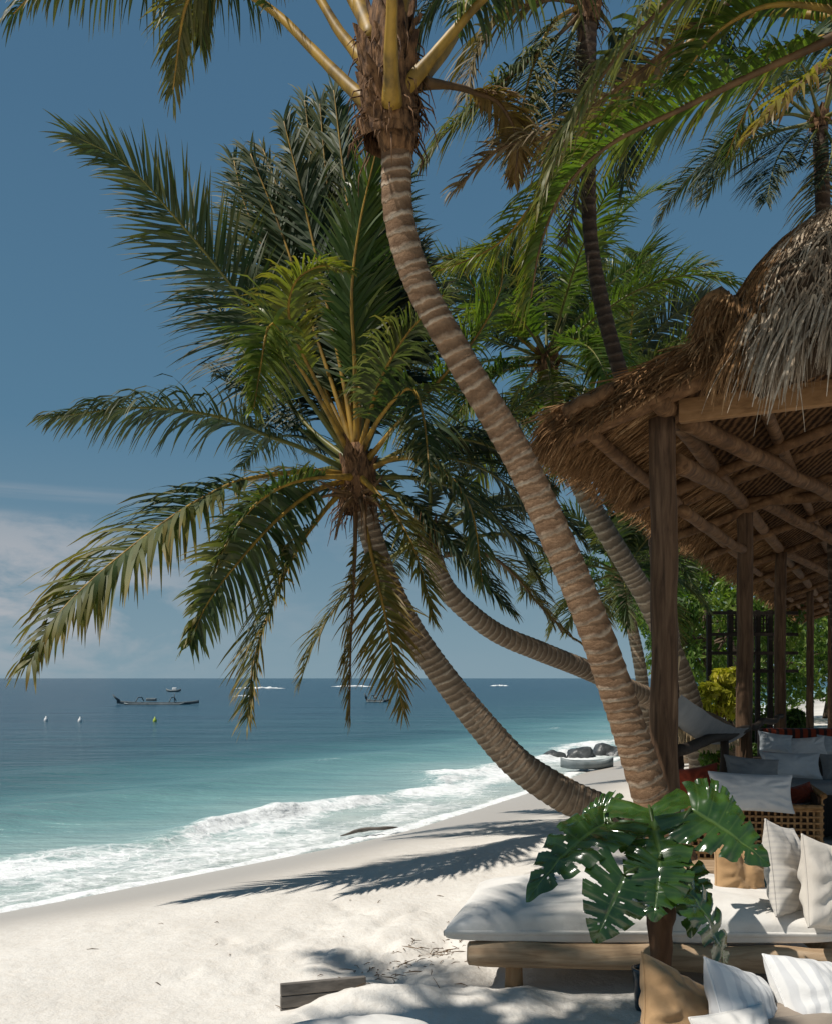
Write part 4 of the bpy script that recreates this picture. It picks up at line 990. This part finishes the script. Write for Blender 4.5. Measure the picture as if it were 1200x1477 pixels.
# rounded thatch cap over the front of the roof
CC = V((3.95, 7.85, 0)); RC = 1.40
def capz(r_): return 4.62 + 1.30 * max(0., 1 - (r_ / RC) ** 2.3) ** .55
mb = MB(); vs_ = []; nr_, na = 26, 96
for i in range(nr_ + 1):
    r_ = RC * math.sin(math.pi / 2 * i / nr_)
    for k in range(na):
        a = 2 * math.pi * k / na
        vs_.append((CC.x + r_ * math.cos(a), CC.y + r_ * math.sin(a), capz(r_) + .05 * nz(math.cos(a) * 3, math.sin(a) * 3, r_ * 4)))
for i in (1, 2, 3):
    for k in range(na):
        a = 2 * math.pi * k / na; vs_.append((CC.x + (RC - .07 * i * i * .5) * math.cos(a), CC.y + (RC - .07 * i * i * .5) * math.sin(a), 4.62 - .1 * i))
def uv_of(p):
    q = V(p) - O; return q.dot(du), q.dot(dv)
def offroof(p):
    u, v = uv_of(p)
    return V((p[0], p[1], max(p[2], ztop(v) - .14))) if u > -.34 else V(p)
vs_ = [offroof(p) for p in vs_]
mb.add(vs_, [(i * na + k, (i + 1) * na + k, (i + 1) * na + (k + 1) % na, i * na + (k + 1) % na) for i in range(nr_ + 3) for k in range(na)])
mb.setatt('rnd', 0, [.35] * len(vs_))
cap = part('thatch_cap', mb, M['thatch_base'])
mb = MB(); mb2 = MB(); rr = R(5)
for i in range(13000):
    lay = rr.randrange(11); f = (lay + rr.random() * .55) / 11
    r_ = RC * math.sin(math.pi / 2 * (f ** .85)); a = rr.uniform(0, 2 * math.pi)
    e = V((math.cos(a), math.sin(a), 0)); p = CC + e * r_ + ZU * (capz(r_) + .02)
    r2 = min(RC, r_ + .12); sl_ = (e * max(.05, (r2 - r_)) + ZU * (capz(r2) - capz(r_))).normalized()
    tt = V((-e.y, e.x, 0)) * rr.gauss(0, .6)
    if uv_of(p)[0] > -.2 and p.z < ztop(uv_of(p)[1]) - .02: continue
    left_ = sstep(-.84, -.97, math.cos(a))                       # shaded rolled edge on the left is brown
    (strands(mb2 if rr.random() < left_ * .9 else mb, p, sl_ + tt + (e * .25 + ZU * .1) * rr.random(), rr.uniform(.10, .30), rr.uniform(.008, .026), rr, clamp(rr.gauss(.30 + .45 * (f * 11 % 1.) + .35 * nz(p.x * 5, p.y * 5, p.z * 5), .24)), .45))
for i in range(4200):                                              # hanging skirt
    a = rad(rr.uniform(160, 350)); e = V((math.cos(a), math.sin(a), 0)); cl_ = clamp(.5 + 1.1 * nz(math.cos(a) * 9, math.sin(a) * 9, 2), .05, 1)
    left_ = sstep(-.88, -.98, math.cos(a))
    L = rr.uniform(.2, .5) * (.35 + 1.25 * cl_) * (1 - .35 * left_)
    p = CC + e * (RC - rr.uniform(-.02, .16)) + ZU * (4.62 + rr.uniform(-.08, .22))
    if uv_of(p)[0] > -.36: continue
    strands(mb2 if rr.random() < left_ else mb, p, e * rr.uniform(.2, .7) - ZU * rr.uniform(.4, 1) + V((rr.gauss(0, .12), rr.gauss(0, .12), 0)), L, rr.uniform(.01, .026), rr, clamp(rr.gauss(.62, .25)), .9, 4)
for i in range(34):                                                 # long loose strips
    a = rad(rr.uniform(195, 330)); e = V((math.cos(a), math.sin(a), 0)); p = CC + e * RC + ZU * rr.uniform(4.6, 4.8)
    strands(mb, p, e * .5 - ZU * .6 + V((rr.gauss(0, .3), 0, 0)), rr.uniform(.6, .95), rr.uniform(.016, .03), rr, rr.uniform(.6, .95), 1.2, 8)
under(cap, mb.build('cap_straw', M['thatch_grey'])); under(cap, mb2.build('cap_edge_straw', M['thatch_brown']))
mb = MB(); P, _ = spline([at(1022, 500, 7.9), at(1020, 450, 7.9), at(1035, 428, 7.85), at(1055, 440, 7.7)], 14)
mb.tube(P, [.03, .06, .08, .085, .085, .085, .085, .085, .08, .08, .07, .06, .05, .03], 12, wob=.4)
mb.setatt('rnd', 0, [.5 + .5 * nz(i * .13, 3) for i in range(len(mb.v))]); rr = R(8)
for i in range(700):
    q = P[rr.randrange(14)]; a = V((rr.gauss(0, 1), rr.gauss(0, 1), rr.gauss(0, 1))).normalized(); strands(mb, q + a * .07, a * .5 - ZU * .7 + V((-.2, 0, 0)), rr.uniform(.1, .25), .014, rr, rr.random(), .5)
under(cap, mb.build('rolled_edge', M['thatch_brown']))
# rail between the first posts
pole('rail', pv(.02, .06, 1.34), pv(5.15, .06, 1.30), .055, 'dark_wood', seed=71, bend=.05)
pole('rail', pv(5.15, .06, 1.30), pv(10.1, .06, 1.28), .05, 'dark_wood', seed=72, bend=.05)
pole('rail_leg', pv(2.95, .06, 0), pv(2.95, .06, 1.28), .05, 'dark_wood', seed=73, bend=.01)

# ------------------------------------------------------------------ hammock
mb = MB(); n = 26; mq = 10; vs_ = []
A, B_ = at(966, 1022, 8.80), at(1076, 1056, 13.2)
for i in range(n + 1):
    f = i / n; c_ = A.lerp(B_, f) - ZU * (.24 * 4 * f * (1 - f))
    wd = .03 + .15 * math.sin(math.pi * clamp(f * .9 + .1)) ** .5
    for k in range(mq + 1):
        q = 2 * k / mq - 1; side_ = V((.80, -.42, .42))
        vs_.append(c_ + side_ * (q * wd) + ZU * (wd * .75 * q * q + .015 * nz(f * 9, q * 2)))
mb.add(vs_, [(i * (mq + 1) + k, i * (mq + 1) + k + 1, (i + 1) * (mq + 1) + k + 1, (i + 1) * (mq + 1) + k) for i in range(n) for k in range(mq)])
hm = tag(empty('hammock', at(1030, 1050, 11.), 'x', 'hammock'), 'grey cloth hammock with tan fringe slung between the first two pavilion posts', 'hammock')
under(hm, mb.build('cloth', M['hammock'])); mb2 = MB(); rr = R(3)
for i in range(1, n):
    for h in range(5):
        p = V(vs_[i * (mq + 1)]).lerp(V(vs_[(i + 1) * (mq + 1)]) if i < n else V(vs_[i * (mq + 1)]), h / 5)
        mb2.tube([p, p - ZU * .07 + V((rr.gauss(0, .01), 0, 0)), p - ZU * rr.uniform(.13, .19) + V((rr.gauss(0, .015), 0, 0))], [.012, .014, .006], 5)
under(hm, mb2.build('fringe', M['hammock_fringe']))
mb = MB(); mb.tube([A, A + V((.02, -.06, .15)), pv(.02, .1, 2.2)], .014, 6); under(hm, mb.build('rope', M['hammock_fringe']))
mb = MB(); mb.tube([B_, pv(5.15, -.02, 1.6)], .014, 6); under(hm, mb.build('rope', M['hammock_fringe']))

# ------------------------------------------------------------------ soft furnishings
def pillow_mb(w_, h_, t_, seed=0, pinch=.10, wr=.012, n=44, dent=0., p=.42, drape=0.):
    """local X = width, Z = height, Y = thickness"""
    mb = MB()
    for sgn in (-1, 1):
        vs_ = []
        for j in range(n + 1):
            for i in range(n + 1):
                a = 2 * i / n - 1; b_ = 2 * j / n - 1
                a = math.copysign(1 - (1 - abs(a)) ** 1.25, a); b_ = math.copysign(1 - (1 - abs(b_)) ** 1.25, b_)
                x = a * w_ / 2 * (1 - pinch * (1 - b_ * b_)); z = b_ * h_ / 2 * (1 - pinch * (1 - a * a))
                e = max(0., (1 - a * a) * (1 - b_ * b_)); th = t_ / 2 * e ** p
                k = e ** .5
                ang_ = math.atan2(b_, a); rad_ = math.hypot(a, b_)
                f = wr * k * (1.3 * fbm(a * 1.5 + seed, b_ * 1.5, sgn * 3, 2) + .25 * nz(a * 7 + seed, b_ * 7, sgn) + 1.0 * math.sin(ang_ * 11 + seed + 3 * nz(a * 2, b_ * 2, seed)) * sstep(.35, 1., rad_) * (1 - sstep(1.1, 1.4, rad_)))
                f -= dent * t_ * math.exp(-(a / .22) ** 2) * sstep(-.9, .9, b_) * k
                vs_.append((x, sgn * (th + f) , z - drape * (1 - b_) * 0))
        fs = [(j * (n + 1) + i, j * (n + 1) + i + 1, (j + 1) * (n + 1) + i + 1, (j + 1) * (n + 1) + i) for j in range(n) for i in range(n)]
        if sgn > 0: fs = [tuple(reversed(f)) for f in fs]
        mb.add(vs_, fs)
    # piping seam
    ring = []
    for k in range(160):
        q = k / 40; s_ = int(q) % 4; u_ = 2 * (q - int(q)) - 1
        a, b_ = [(u_, -1), (1, u_), (-u_, 1), (-1, -u_)][s_]
        ring.append((a * w_ / 2 * (1 - pinch * (1 - b_ * b_)), 0, b_ * h_ / 2 * (1 - pinch * (1 - a * a))))
    mb.tube(ring + [ring[0]], .006, 6, cap=False)
    return mb
def pillow(px, py, Y, w_, h_, t_, rot, mk, label, group=None, name='cushion', cat='cushion', **kw):
    o = pillow_mb(w_, h_, t_, **kw).build(name, M[mk]); o.location = at(px, py, Y); o.rotation_euler = [rad(q) for q in rot]
    return tag(o, label, cat, group)

# driftwood daybed
db = empty('daybed', V((1.45, 6.4, 0)), 'low driftwood daybed with thick white mattress standing on the sand', 'daybed')
def logp(name, a, b_, r_, mk='driftlog', seed=0, n=26):
    mb = MB(); a, b_ = V(a), V(b_); pts = [a.lerp(b_, k / (n - 1)) + V((.012 * nz(k * .2, seed), .012 * nz(k * .2, seed + 4), .014 * nz(k * .22, seed + 7))) for k in range(n)]
    rs = [r_ * (1 + .10 * nz(k * .25, seed + 2)) * (1 if 0 < k < n - 1 else .9) for k in range(n)]
    pts = [pts[0] + (pts[0] - pts[1]) * .12] + pts + [pts[-1] + (pts[-1] - pts[-2]) * .12]; rs = [r_ * .62] + rs + [r_ * .62]
    mb.tube(pts, rs, 18, wob=.16, seed=seed); return under(db, mb.build(name, M[mk]))
YBF = 5.86
fl = logp('side_log', at(676, 1374, YBF), at(1240, 1388, YBF - .12), .082, seed=1)
logp('side_log', V((.5, 7.0, .27)), V((2.85, 6.9, .27)), .075, seed=2)
logp('end_log', V((.42, 5.95, .262)), V((.55, 6.95, .262)), .06, seed=3)
logp('end_log', V((2.62, 5.9, .262)), V((2.68, 6.9, .262)), .06, seed=4)
for k, (x, y) in enumerate(((.615, 5.88), (2.5, 5.8), (.72, 6.93), (2.55, 6.85))): logp('leg', V((x, y, -.06)), V((x, y, .26)), .056, 'driftleg', 10 + k, 10)
for k in range(9):
    x = .62 + k * .25; mb = MB(); mb.box((x, 6.47, .318), (.09, .92, .03), bev=.006); under(db, mb.build('slat', M['driftlog']))
mt = pillow_mb(2.42, 1.28, .30, 4, pinch=.03, wr=.011, n=100, p=.31)
mt.v = [(x + (.26 * (z / 1.28 + .5) * sstep(.3, -1.2, x)), y * 1.32 if y < 0 else .10 * max(0, y / .15) ** .4, z) for x, y, z in mt.v]
o = mt.build('mattress', M['linen'], None); o.rotation_euler = (rad(-90), 0, rad(-1.5)); o.location = (1.40, 6.42, .425)
bpy.context.view_layer.update()
o.parent = db; o.matrix_parent_inverse = Matrix.Translation(db.location).inverted()
# taupe strip on the mattress' right end (cover seen below the cushions)
pillow(1132, 1256, 6.02, .50, .60, .20, (-12, 14, 48), 'cream_stripe', 'tall cream striped cushion standing on its corner on the daybed', 'cushions on the daybed', seed=3, wr=.016, pinch=.07)
pillow(1192, 1278, 5.82, .50, .56, .22, (-14, 16, 36), 'cream', 'plain cream cushion leaning at the right end of the daybed', 'cushions on the daybed', seed=8, wr=.018, pinch=.07)
pillow(1066, 1262, 6.42, .42, .40, .17, (-16, 12, 20), 'tan', 'small tan cushion with a deep centre crease on the daybed', 'cushions on the daybed', seed=5, dent=.28, pinch=.06)
pillow(1108, 1278, 6.52, .40, .36, .15, (-14, 4, 10), 'teal', 'deep teal cushion tucked behind the cream striped cushion', 'cushions on the daybed', seed=6)

# beanbag lounge in the near corner and the cushions on it
mb = MB(); n, m_ = 48, 24; vs_ = []
for i in range(m_ + 1):
    th = math.pi * i / m_
    for k in range(n):
        a = 2 * math.pi * k / n; cx_, cy_ = math.cos(a), math.sin(a)
        sq = (abs(cx_) ** 3.2 + abs(cy_) ** 3.2) ** (-1 / 3.2); q = math.sin(th) ** .55; zz = math.copysign(abs(math.cos(th)) ** .8, math.cos(th))
        fl_ = 1. - .22 * zz; w1 = .02 * fbm(cx_ * 2, cy_ * 2, zz * 2)
        vs_.append((1.02 * cx_ * sq * q * fl_ + w1, .58 * cy_ * sq * q * fl_ + w1, .235 + .235 * zz + w1))
mb.add(vs_, [(i * n + k, (i + 1) * n + k, (i + 1) * n + (k + 1) % n, i * n + (k + 1) % n) for i in range(m_) for k in range(n)])
o = mb.build('beanbag_lounger', M['taupe']); o.location = (1.98, 4.28, 0); o.rotation_euler.z = rad(-8)
tag(o, 'taupe canvas beanbag lounger under the nearest cushions at the bottom right', 'lounger')
pillow(982, 1462, 4.45, .50, .42, .22, (-38, 30, 20), 'tan', 'large tan canvas cushion standing on its corner on the taupe beanbag', 'cushions on the beanbag', seed=11, wr=.02, dent=.12, pinch=.06)
pillow(1076, 1468, 4.32, .44, .48, .24, (-34, 22, 34), 'white_stripe', 'white ribbed cushion between the big tan cushion and the bolster', 'cushions on the beanbag', seed=12, wr=.014, pinch=.06)
pillow(1064, 1508, 4.1, .38, .3, .18, (-30, -4, 18), 'linen', 'plain white cushion lowest at the bottom edge, in front of the ribbed cushion', 'cushions on the beanbag', seed=14, wr=.014, pinch=.07)
pillow(1186, 1462, 4.42, .46, .56, .30, (-44, 12, 20), 'white_stripe', 'plump white cushion with soft grey bands at the bottom right corner', 'cushions on the beanbag', seed=15, wr=.016, pinch=.06)
# white pouf corner at the bottom edge
o = pillow_mb(.74, .62, .34, 21, pinch=.03, wr=.01, p=.22).build('floor_cushion', M['linen']); o.rotation_euler = (rad(-90), 0, rad(6)); o.location = (-.26, 4.2, .17 + sandz(-.26, 4.2)); tag(o, 'white floor cushion lying on the sand at the bottom edge', 'floor cushion')
o.location.z = .26
# blue pot
mb = MB(); prof = [(0, .0), (.052, .0), (.062, .02), (.068, .12), (.072, .2), (.078, .23), (.082, .235), (.082, .255), (.068, .255), (.062, .235), (.058, .1), (0, .09)]
n = 28; vs_ = [(r_ * math.cos(2 * math.pi * k / n), r_ * math.sin(2 * math.pi * k / n), z) for r_, z in prof for k in range(n)]
mb.add(vs_, [(i * n + k, i * n + (k + 1) % n, (i + 1) * n + (k + 1) % n, (i + 1) * n + k) for i in range(len(prof) - 1) for k in range(n)])
o = mb.build('flower_pot', M['pot']); o.location = (1.335, 5.45, sandz(1.335, 5.45) - .01); tag(o, 'small dark blue glazed pot beside the stem of the big-leaved plant', 'pot')
# side table behind the daybed
tb_ = empty('side_table', at(1005, 1254, 7.75) - ZU * .45, 'small wooden side table just behind the daybed cushions', 'table'); c_ = at(1008, 1252, 7.75)
mb = MB(); mb.box(c_, (.62, .42, .06), bev=.015); under(tb_, mb.build('table_top', M['driftlog']))
for sx_ in (-.25, .25):
    for sy_ in (-.15, .15):
        mb = MB(); mb.tube([(c_.x + sx_, c_.y + sy_, 0), (c_.x + sx_, c_.y + sy_, c_.z - .03)], .03, 10); under(tb_, mb.build('leg', M['driftleg']))

# rattan sofa and what lies on it
def rattan_panel(mb, mbb, a, b_, z0, z1, step=.062):
    a, b_ = V(a), V(b_); d_ = (b_ - a); L = d_.length; d_.normalize(); nn = V((d_.y, -d_.x, 0)); k = 0
    q = Matrix((d_, nn, ZU)).transposed()
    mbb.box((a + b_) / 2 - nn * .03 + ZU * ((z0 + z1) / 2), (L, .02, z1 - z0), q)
    x = 0
    while x <= L: mb.box(a + d_ * x + ZU * ((z0 + z1) / 2), (.02, .016, z1 - z0), q); x += step
    z = z0
    while z <= z1: mb.box((a + b_) / 2 + nn * .013 + ZU * z, (L, .014, .02), q); z += step
sf = empty('rattan_sofa', V((3.6, 9.7, .1)), 'woven rattan sofa just inside the pavilion behind the corner post', 'sofa')
mb = MB(); mbb = MB(); rattan_panel(mb, mbb, (2.72, 9.45, 0), (4.02, 9.3, 0), .12, .70); rattan_panel(mb, mbb, (4.03, 9.3, 0), (4.25, 10.2, 0), .12, .82)
under(sf, mb.build('woven_panel', M['rattan'], None, False)); under(sf, mbb.build('backing_board', M['rattan_back'], None, False))
mb = MB(); mb.tube([(2.70, 9.43, .715), (3.3, 9.36, .72), (4.02, 9.27, .715)], .028, 10); mb.tube([(4.04, 9.27, .83), (4.27, 10.2, .83)], .028, 10); under(sf, mb.build('top_rail', M['rattan']))
mb = MB(); mb.box((3.4, 9.85, .6), (1.3, .8, .2), bev=.06); under(sf, mb.build('seat_cushion', M['dark_grey']))
for x, y in ((2.74, 9.47), (4.0, 9.33), (4.2, 10.2), (2.85, 10.25)):
    mb = MB(); mb.tube([(x, y, 0), (x, y, .68)], .03, 8); under(sf, mb.build('leg', M['rattan']))
pillow(1083, 1143, 9.28, .86, .38, .2, (-14, 3, 4), 'grey', 'long pale grey cushion with bands of sun on the rattan sofa', 'cushions in the pavilion', seed=31, pinch=.08, wr=.016)
pillow(1004, 1134, 9.85, .5, .42, .18, (-14, -10, -10), 'red', 'rust red cushion against the foot of the corner post', 'cushions in the pavilion', seed=32)
pillow(1085, 1116, 9.9, .62, .36, .18, (-20, 6, 8), 'dark_grey', 'charcoal cushion just behind the long pale grey cushion', 'cushions in the pavilion', seed=33)
pillow(1155, 1146, 9.75, .3, .2, .14, (-18, -12, 16), 'red', 'small rust red cushion at the right end of the rattan sofa', 'cushions in the pavilion', seed=34)
# second sofa
s2 = empty('grey_sofa', V((5.2, 11.9, .1)), 'low dark grey sofa behind the rattan sofa inside the pavilion', 'sofa')
mb = MB(); mb.box((5.25, 11.75, .35), (2.5, 1., .5), bev=.04); under(s2, mb.build('base', M['dark_wood']))
mb = MB(); mb.box((5.25, 11.7, .66), (2.45, .95, .14), bev=.05); under(s2, mb.build('seat_cushion', M['dark_grey']))
pillow(1140, 1104, 11.45, .78, .32, .18, (-16, 2, 6), 'grey_blue', 'wide blue-grey cushion on the seat of the dark grey sofa', 'cushions in the pavilion', seed=35)
pillow(1205, 1106, 11.7, .36, .34, .16, (-16, -3, -4), 'dark_grey', 'charcoal cushion at the right edge of the dark grey sofa', 'cushions in the pavilion', seed=36)
s3 = empty('striped_sofa', V((6.2, 14.2, .1)), 'red patterned sofa deepest in the shade of the pavilion', 'sofa')
mb = MB(); mb.box((6.35, 13.9, .45), (2.6, 1.1, .7), bev=.04); under(s3, mb.build('base', M['dark_wood']))
mb = MB(); mb.box((6.45, 14.35, .98), (2.4, .22, .5), bev=.06); under(s3, mb.build('backrest', M['red_stripe']))
pillow(1118, 1072, 12.75, .5, .28, .15, (-18, 8, 8), 'grey_blue', 'blue-grey cushion nearest the second post on the red patterned sofa', 'cushions in the pavilion', seed=37)
pillow(1160, 1078, 12.9, .62, .28, .16, (-18, -3, 4), 'grey', 'grey cushion in the middle of the red patterned sofa', 'cushions in the pavilion', seed=38)
pillow(1205, 1076, 13.0, .5, .28, .16, (-18, 4, -4), 'grey_blue', 'blue-grey cushion at the right end of the red patterned sofa', 'cushions in the pavilion', seed=39)

# ------------------------------------------------------------------ big-leaved plant
m, nt, b = mat('monstera leaf', .22, .6)
uu_ = attr(nt, 'along'); tt_ = attr(nt, 'across')
vein = mathn(nt, 'ABSOLUTE', mathn(nt, 'SUBTRACT', mathn(nt, 'FRACT', mathn(nt, 'MULTIPLY', uu_, 7.)), .5))
v1 = ramp(nt, vein, [(0, (1,) * 3), (.08, (.25,) * 3), (.16, (0,) * 3)])
v2 = ramp(nt, tt_, [(0, (1,) * 3), (.035, (1,) * 3), (.07, (0,) * 3)])
vn = mathn(nt, 'MAXIMUM', mathn(nt, 'MULTIPLY', v1, .45), v2)
n_ = noi(nt, coord(nt), 6, 4)
c = ramp(nt, n_, [(.3, (.016, .046, .009)), (.7, (.05, .105, .018))])
c = mixc(nt, mathn(nt, 'MULTIPLY', vn, .7), c, (.10, .16, .04)); lk(nt, c, b.inputs['Base Color'])
b.inputs['Coat Weight'].default_value = .8; b.inputs['Coat Roughness'].default_value = .15
bump(nt, b, mathn(nt, 'SUBTRACT', 1., vn), .3, .01)
t_ = nt.nodes.new('ShaderNodeBsdfTranslucent'); lk(nt, mixc(nt, 1., c, (1.4, 1.7, .5), 'MULTIPLY'), t_.inputs[0]); mx = nt.nodes.new('ShaderNodeMixShader'); mx.inputs[0].default_value = .2
lk(nt, b.outputs[0], mx.inputs[1]); lk(nt, t_.outputs[0], mx.inputs[2]); lk(nt, mx.outputs[0], nt.nodes['Material Output'].inputs[0]); M['monstera'] = m
M['stalk'] = simple('plant stalk', (.03, .06, .015), (.07, .10, .03), 6, rough=.4)
M['plant_stem'] = wood_mat('plant stem', (.05, .026, .014), (.12, .06, .03), (.2, .11, .06), (8, 8, 2))
YP = 5.35
plant = empty('split_leaf_plant', V((at(952, 1400, YP).x, YP, 0)), 'big glossy split-leaved plant on a thick brown stem before the daybed', 'plant')
mb = MB(); a = at(953, 1300, YP); x0 = a.x; P = [V((x0 + .01 * nz(k * .4, 2), YP, -.05 + (a.z + .05) * k / 17)) for k in range(18)]
mb.tube(P, [.072, .07, .068, .066, .064, .063, .062, .062, .061, .061, .062, .063, .064, .066, .075, .085, .082, .05], 18, wob=.2); under(plant, mb.build('stem', M['plant_stem']))
TOP = V((x0, YP, a.z))
def mleaf(base, tip, nrm, width, seed, curl=.25, fold=.25, slits=4, depth=.56):
    """leaf blade from base to tip, upper side along nrm"""
    rr = R(seed); base, tip = V(base), V(tip); T = (tip - base); L = T.length; T.normalize(); Nn = V(nrm); Nn = (Nn - T * Nn.dot(T)).normalized(); S = T.cross(Nn)
    mb = MB(); ns, nt_ = 110, 16
    cuts = [(k + .5 + rr.uniform(-.15, .15)) / (slits + .4) * .86 + .08 for k in range(slits)]
    for side in (-1, 1):
        sh = rr.uniform(-.03, .03); vs_ = []; fs = []; al = []; ac = []
        for i in range(ns + 1):
            s_ = i / ns
            wv_ = width / 2 * (math.sin(math.pi * (s_ * .93 + .07) ** .62) ** .75) * (1 - .25 * s_)
            mid = s_ * L
            for k in range(nt_ + 1):
                t = k / nt_; back = .32 * L * (1 - s_) ** 2.0 * t ** 1.3          # heart-shaped lobes run behind the stalk
                y = wv_ * t; x = mid - back + .20 * L * t * (1 - .6 * s_) * s_
                # bend
                u_ = x / L; z = -curl * L * (max(u_, 0) ** 2) - .3 * curl * L * min(u_, 0) ** 2
                z += fold * y * (1 - 1.25 * t) + .012 * nz(x * 14, y * 14 * side, seed) + .008 * math.sin(s_ * 7 * 2 * math.pi) * t
                vs_.append(base + T * x + S * (y * side) + Nn * z); al.append(s_); ac.append(t)
        for i in range(ns):
            s_ = (i + .5) / ns
            for k in range(nt_):
                t = (k + .5) / nt_
                cut = any(abs(s_ - c_ - sh) < (.005 + .020 * sstep(1 - depth - (.18 if q % 2 else 0), 1., t)) and t > 1 - depth + .2 * ((q * 37 % 5) / 5 - .4) for q, c_ in enumerate(cuts))
                hole = any(abs(s_ - c_ - .06) < .012 and .2 < t < .33 for c_ in cuts[1::2])
                if cut or hole: continue
                q_ = (i * (nt_ + 1) + k, i * (nt_ + 1) + k + 1, (i + 1) * (nt_ + 1) + k + 1, (i + 1) * (nt_ + 1) + k)
                fs.append(q_ if side > 0 else q_[::-1])
        o = mb.add(vs_, fs, 0); mb.setatt('along', o, al); mb.setatt('across', o, ac)
    # stalk
    P, _ = spline([TOP + V((rr.uniform(-.03, .03), rr.uniform(-.03, .03), -.03)), TOP.lerp(base, .45) + ZU * .10 + Nn * .04, base + Nn * .03, base], 12)
    mb.tube(P, [.018, .016, .014, .013, .012, .012, .011, .011, .01, .01, .009, .008], 8, 1)
    return under(plant, mb.build('leaf', [M['monstera'], M['stalk']]))
def ml(pb_, pt_, yb, yt, nrm, w_, seed, **kw): mleaf(at(*pb_, yb), at(*pt_, yt), nrm, w_, seed, **kw)
GL = (-.42, -.65, .64)
ml((872, 1188), (764, 1246), 5.45, 5.10, (-.45, -.55, .75), .50, 1, curl=.3)
ml((936, 1166), (958, 1256), 5.62, 5.05, (-.25, -.6, .75), .58, 2, curl=.15)
ml((996, 1168), (1106, 1226), 5.40, 5.15, (-.2, -.6, .75), .48, 3, curl=.22)
ml((900, 1262), (862, 1348), 5.12, 4.95, (-.1, -.9, .4), .44, 4, curl=.15)
ml((950, 1240), (946, 1308), 5.2, 4.95, (-.1, -.85, .5), .42, 5, curl=.25)
ml((992, 1286), (1084, 1384), 5.1, 4.95, (.35, -.55, .7), .34, 6, curl=.45, depth=.75)
ml((1010, 1156), (1070, 1176), 5.85, 5.75, GL, .40, 7)
ml((880, 1172), (836, 1170), 5.8, 5.9, GL, .36, 8)
ml((990, 1256), (1010, 1325), 5.45, 5.2, (.2, -.7, .6), .32, 10, curl=.4)

# ------------------------------------------------------------------ stand-in board for a dark patch of sand, litter
mb = MB(); bx = at(405, 1462, 5.60); q = V((.95, .26, 0)).normalized(); MM = Matrix((q, V((-q.y, q.x, 0)), ZU)).transposed()  # plank panel stands in for a dark, straight-edged patch on the sand
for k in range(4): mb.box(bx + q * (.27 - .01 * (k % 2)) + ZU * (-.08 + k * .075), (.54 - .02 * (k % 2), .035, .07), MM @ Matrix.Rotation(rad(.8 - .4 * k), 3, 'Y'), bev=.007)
tag(mb.build('stand_in_board', M['grey_board'], None, False), 'weathered grey plank panel standing in for a dark patch on the sand in front of the daybed', 'plank')
rr = R(17); mb = MB()
for i in range(150):
    if i < 130:
        f = rr.random(); p = V((lerp(-.55, .45, f) + rr.gauss(0, .18), lerp(5.9, 7.2, f) + rr.gauss(0, .22), 0))
    else: p = V((rr.uniform(-3.2, 1.), rr.uniform(4.6, 9), 0))
    p.z = sandz(p.x, p.y) + .004
    a = rr.uniform(0, 6.28); l = rr.uniform(.015, .09) if i > 18 else rr.uniform(.08, .2); d_ = V((math.cos(a), math.sin(a), rr.uniform(-.05, .2)))
    mb.tube([p - d_ * l * .5, p + V((rr.gauss(0, .005), rr.gauss(0, .005), .006)), p + d_ * l * .5], [.0015, rr.uniform(.002, .0045), .0015], 5)
o = mb.build('beach_litter', M['petiole_brown']); o['kind'] = 'stuff'; o['label'] = 'dry twigs and leaf scraps strewn over the sand'; o['category'] = 'litter'
print('verts', sum(len(m.vertices) for m in bpy.data.meshes))
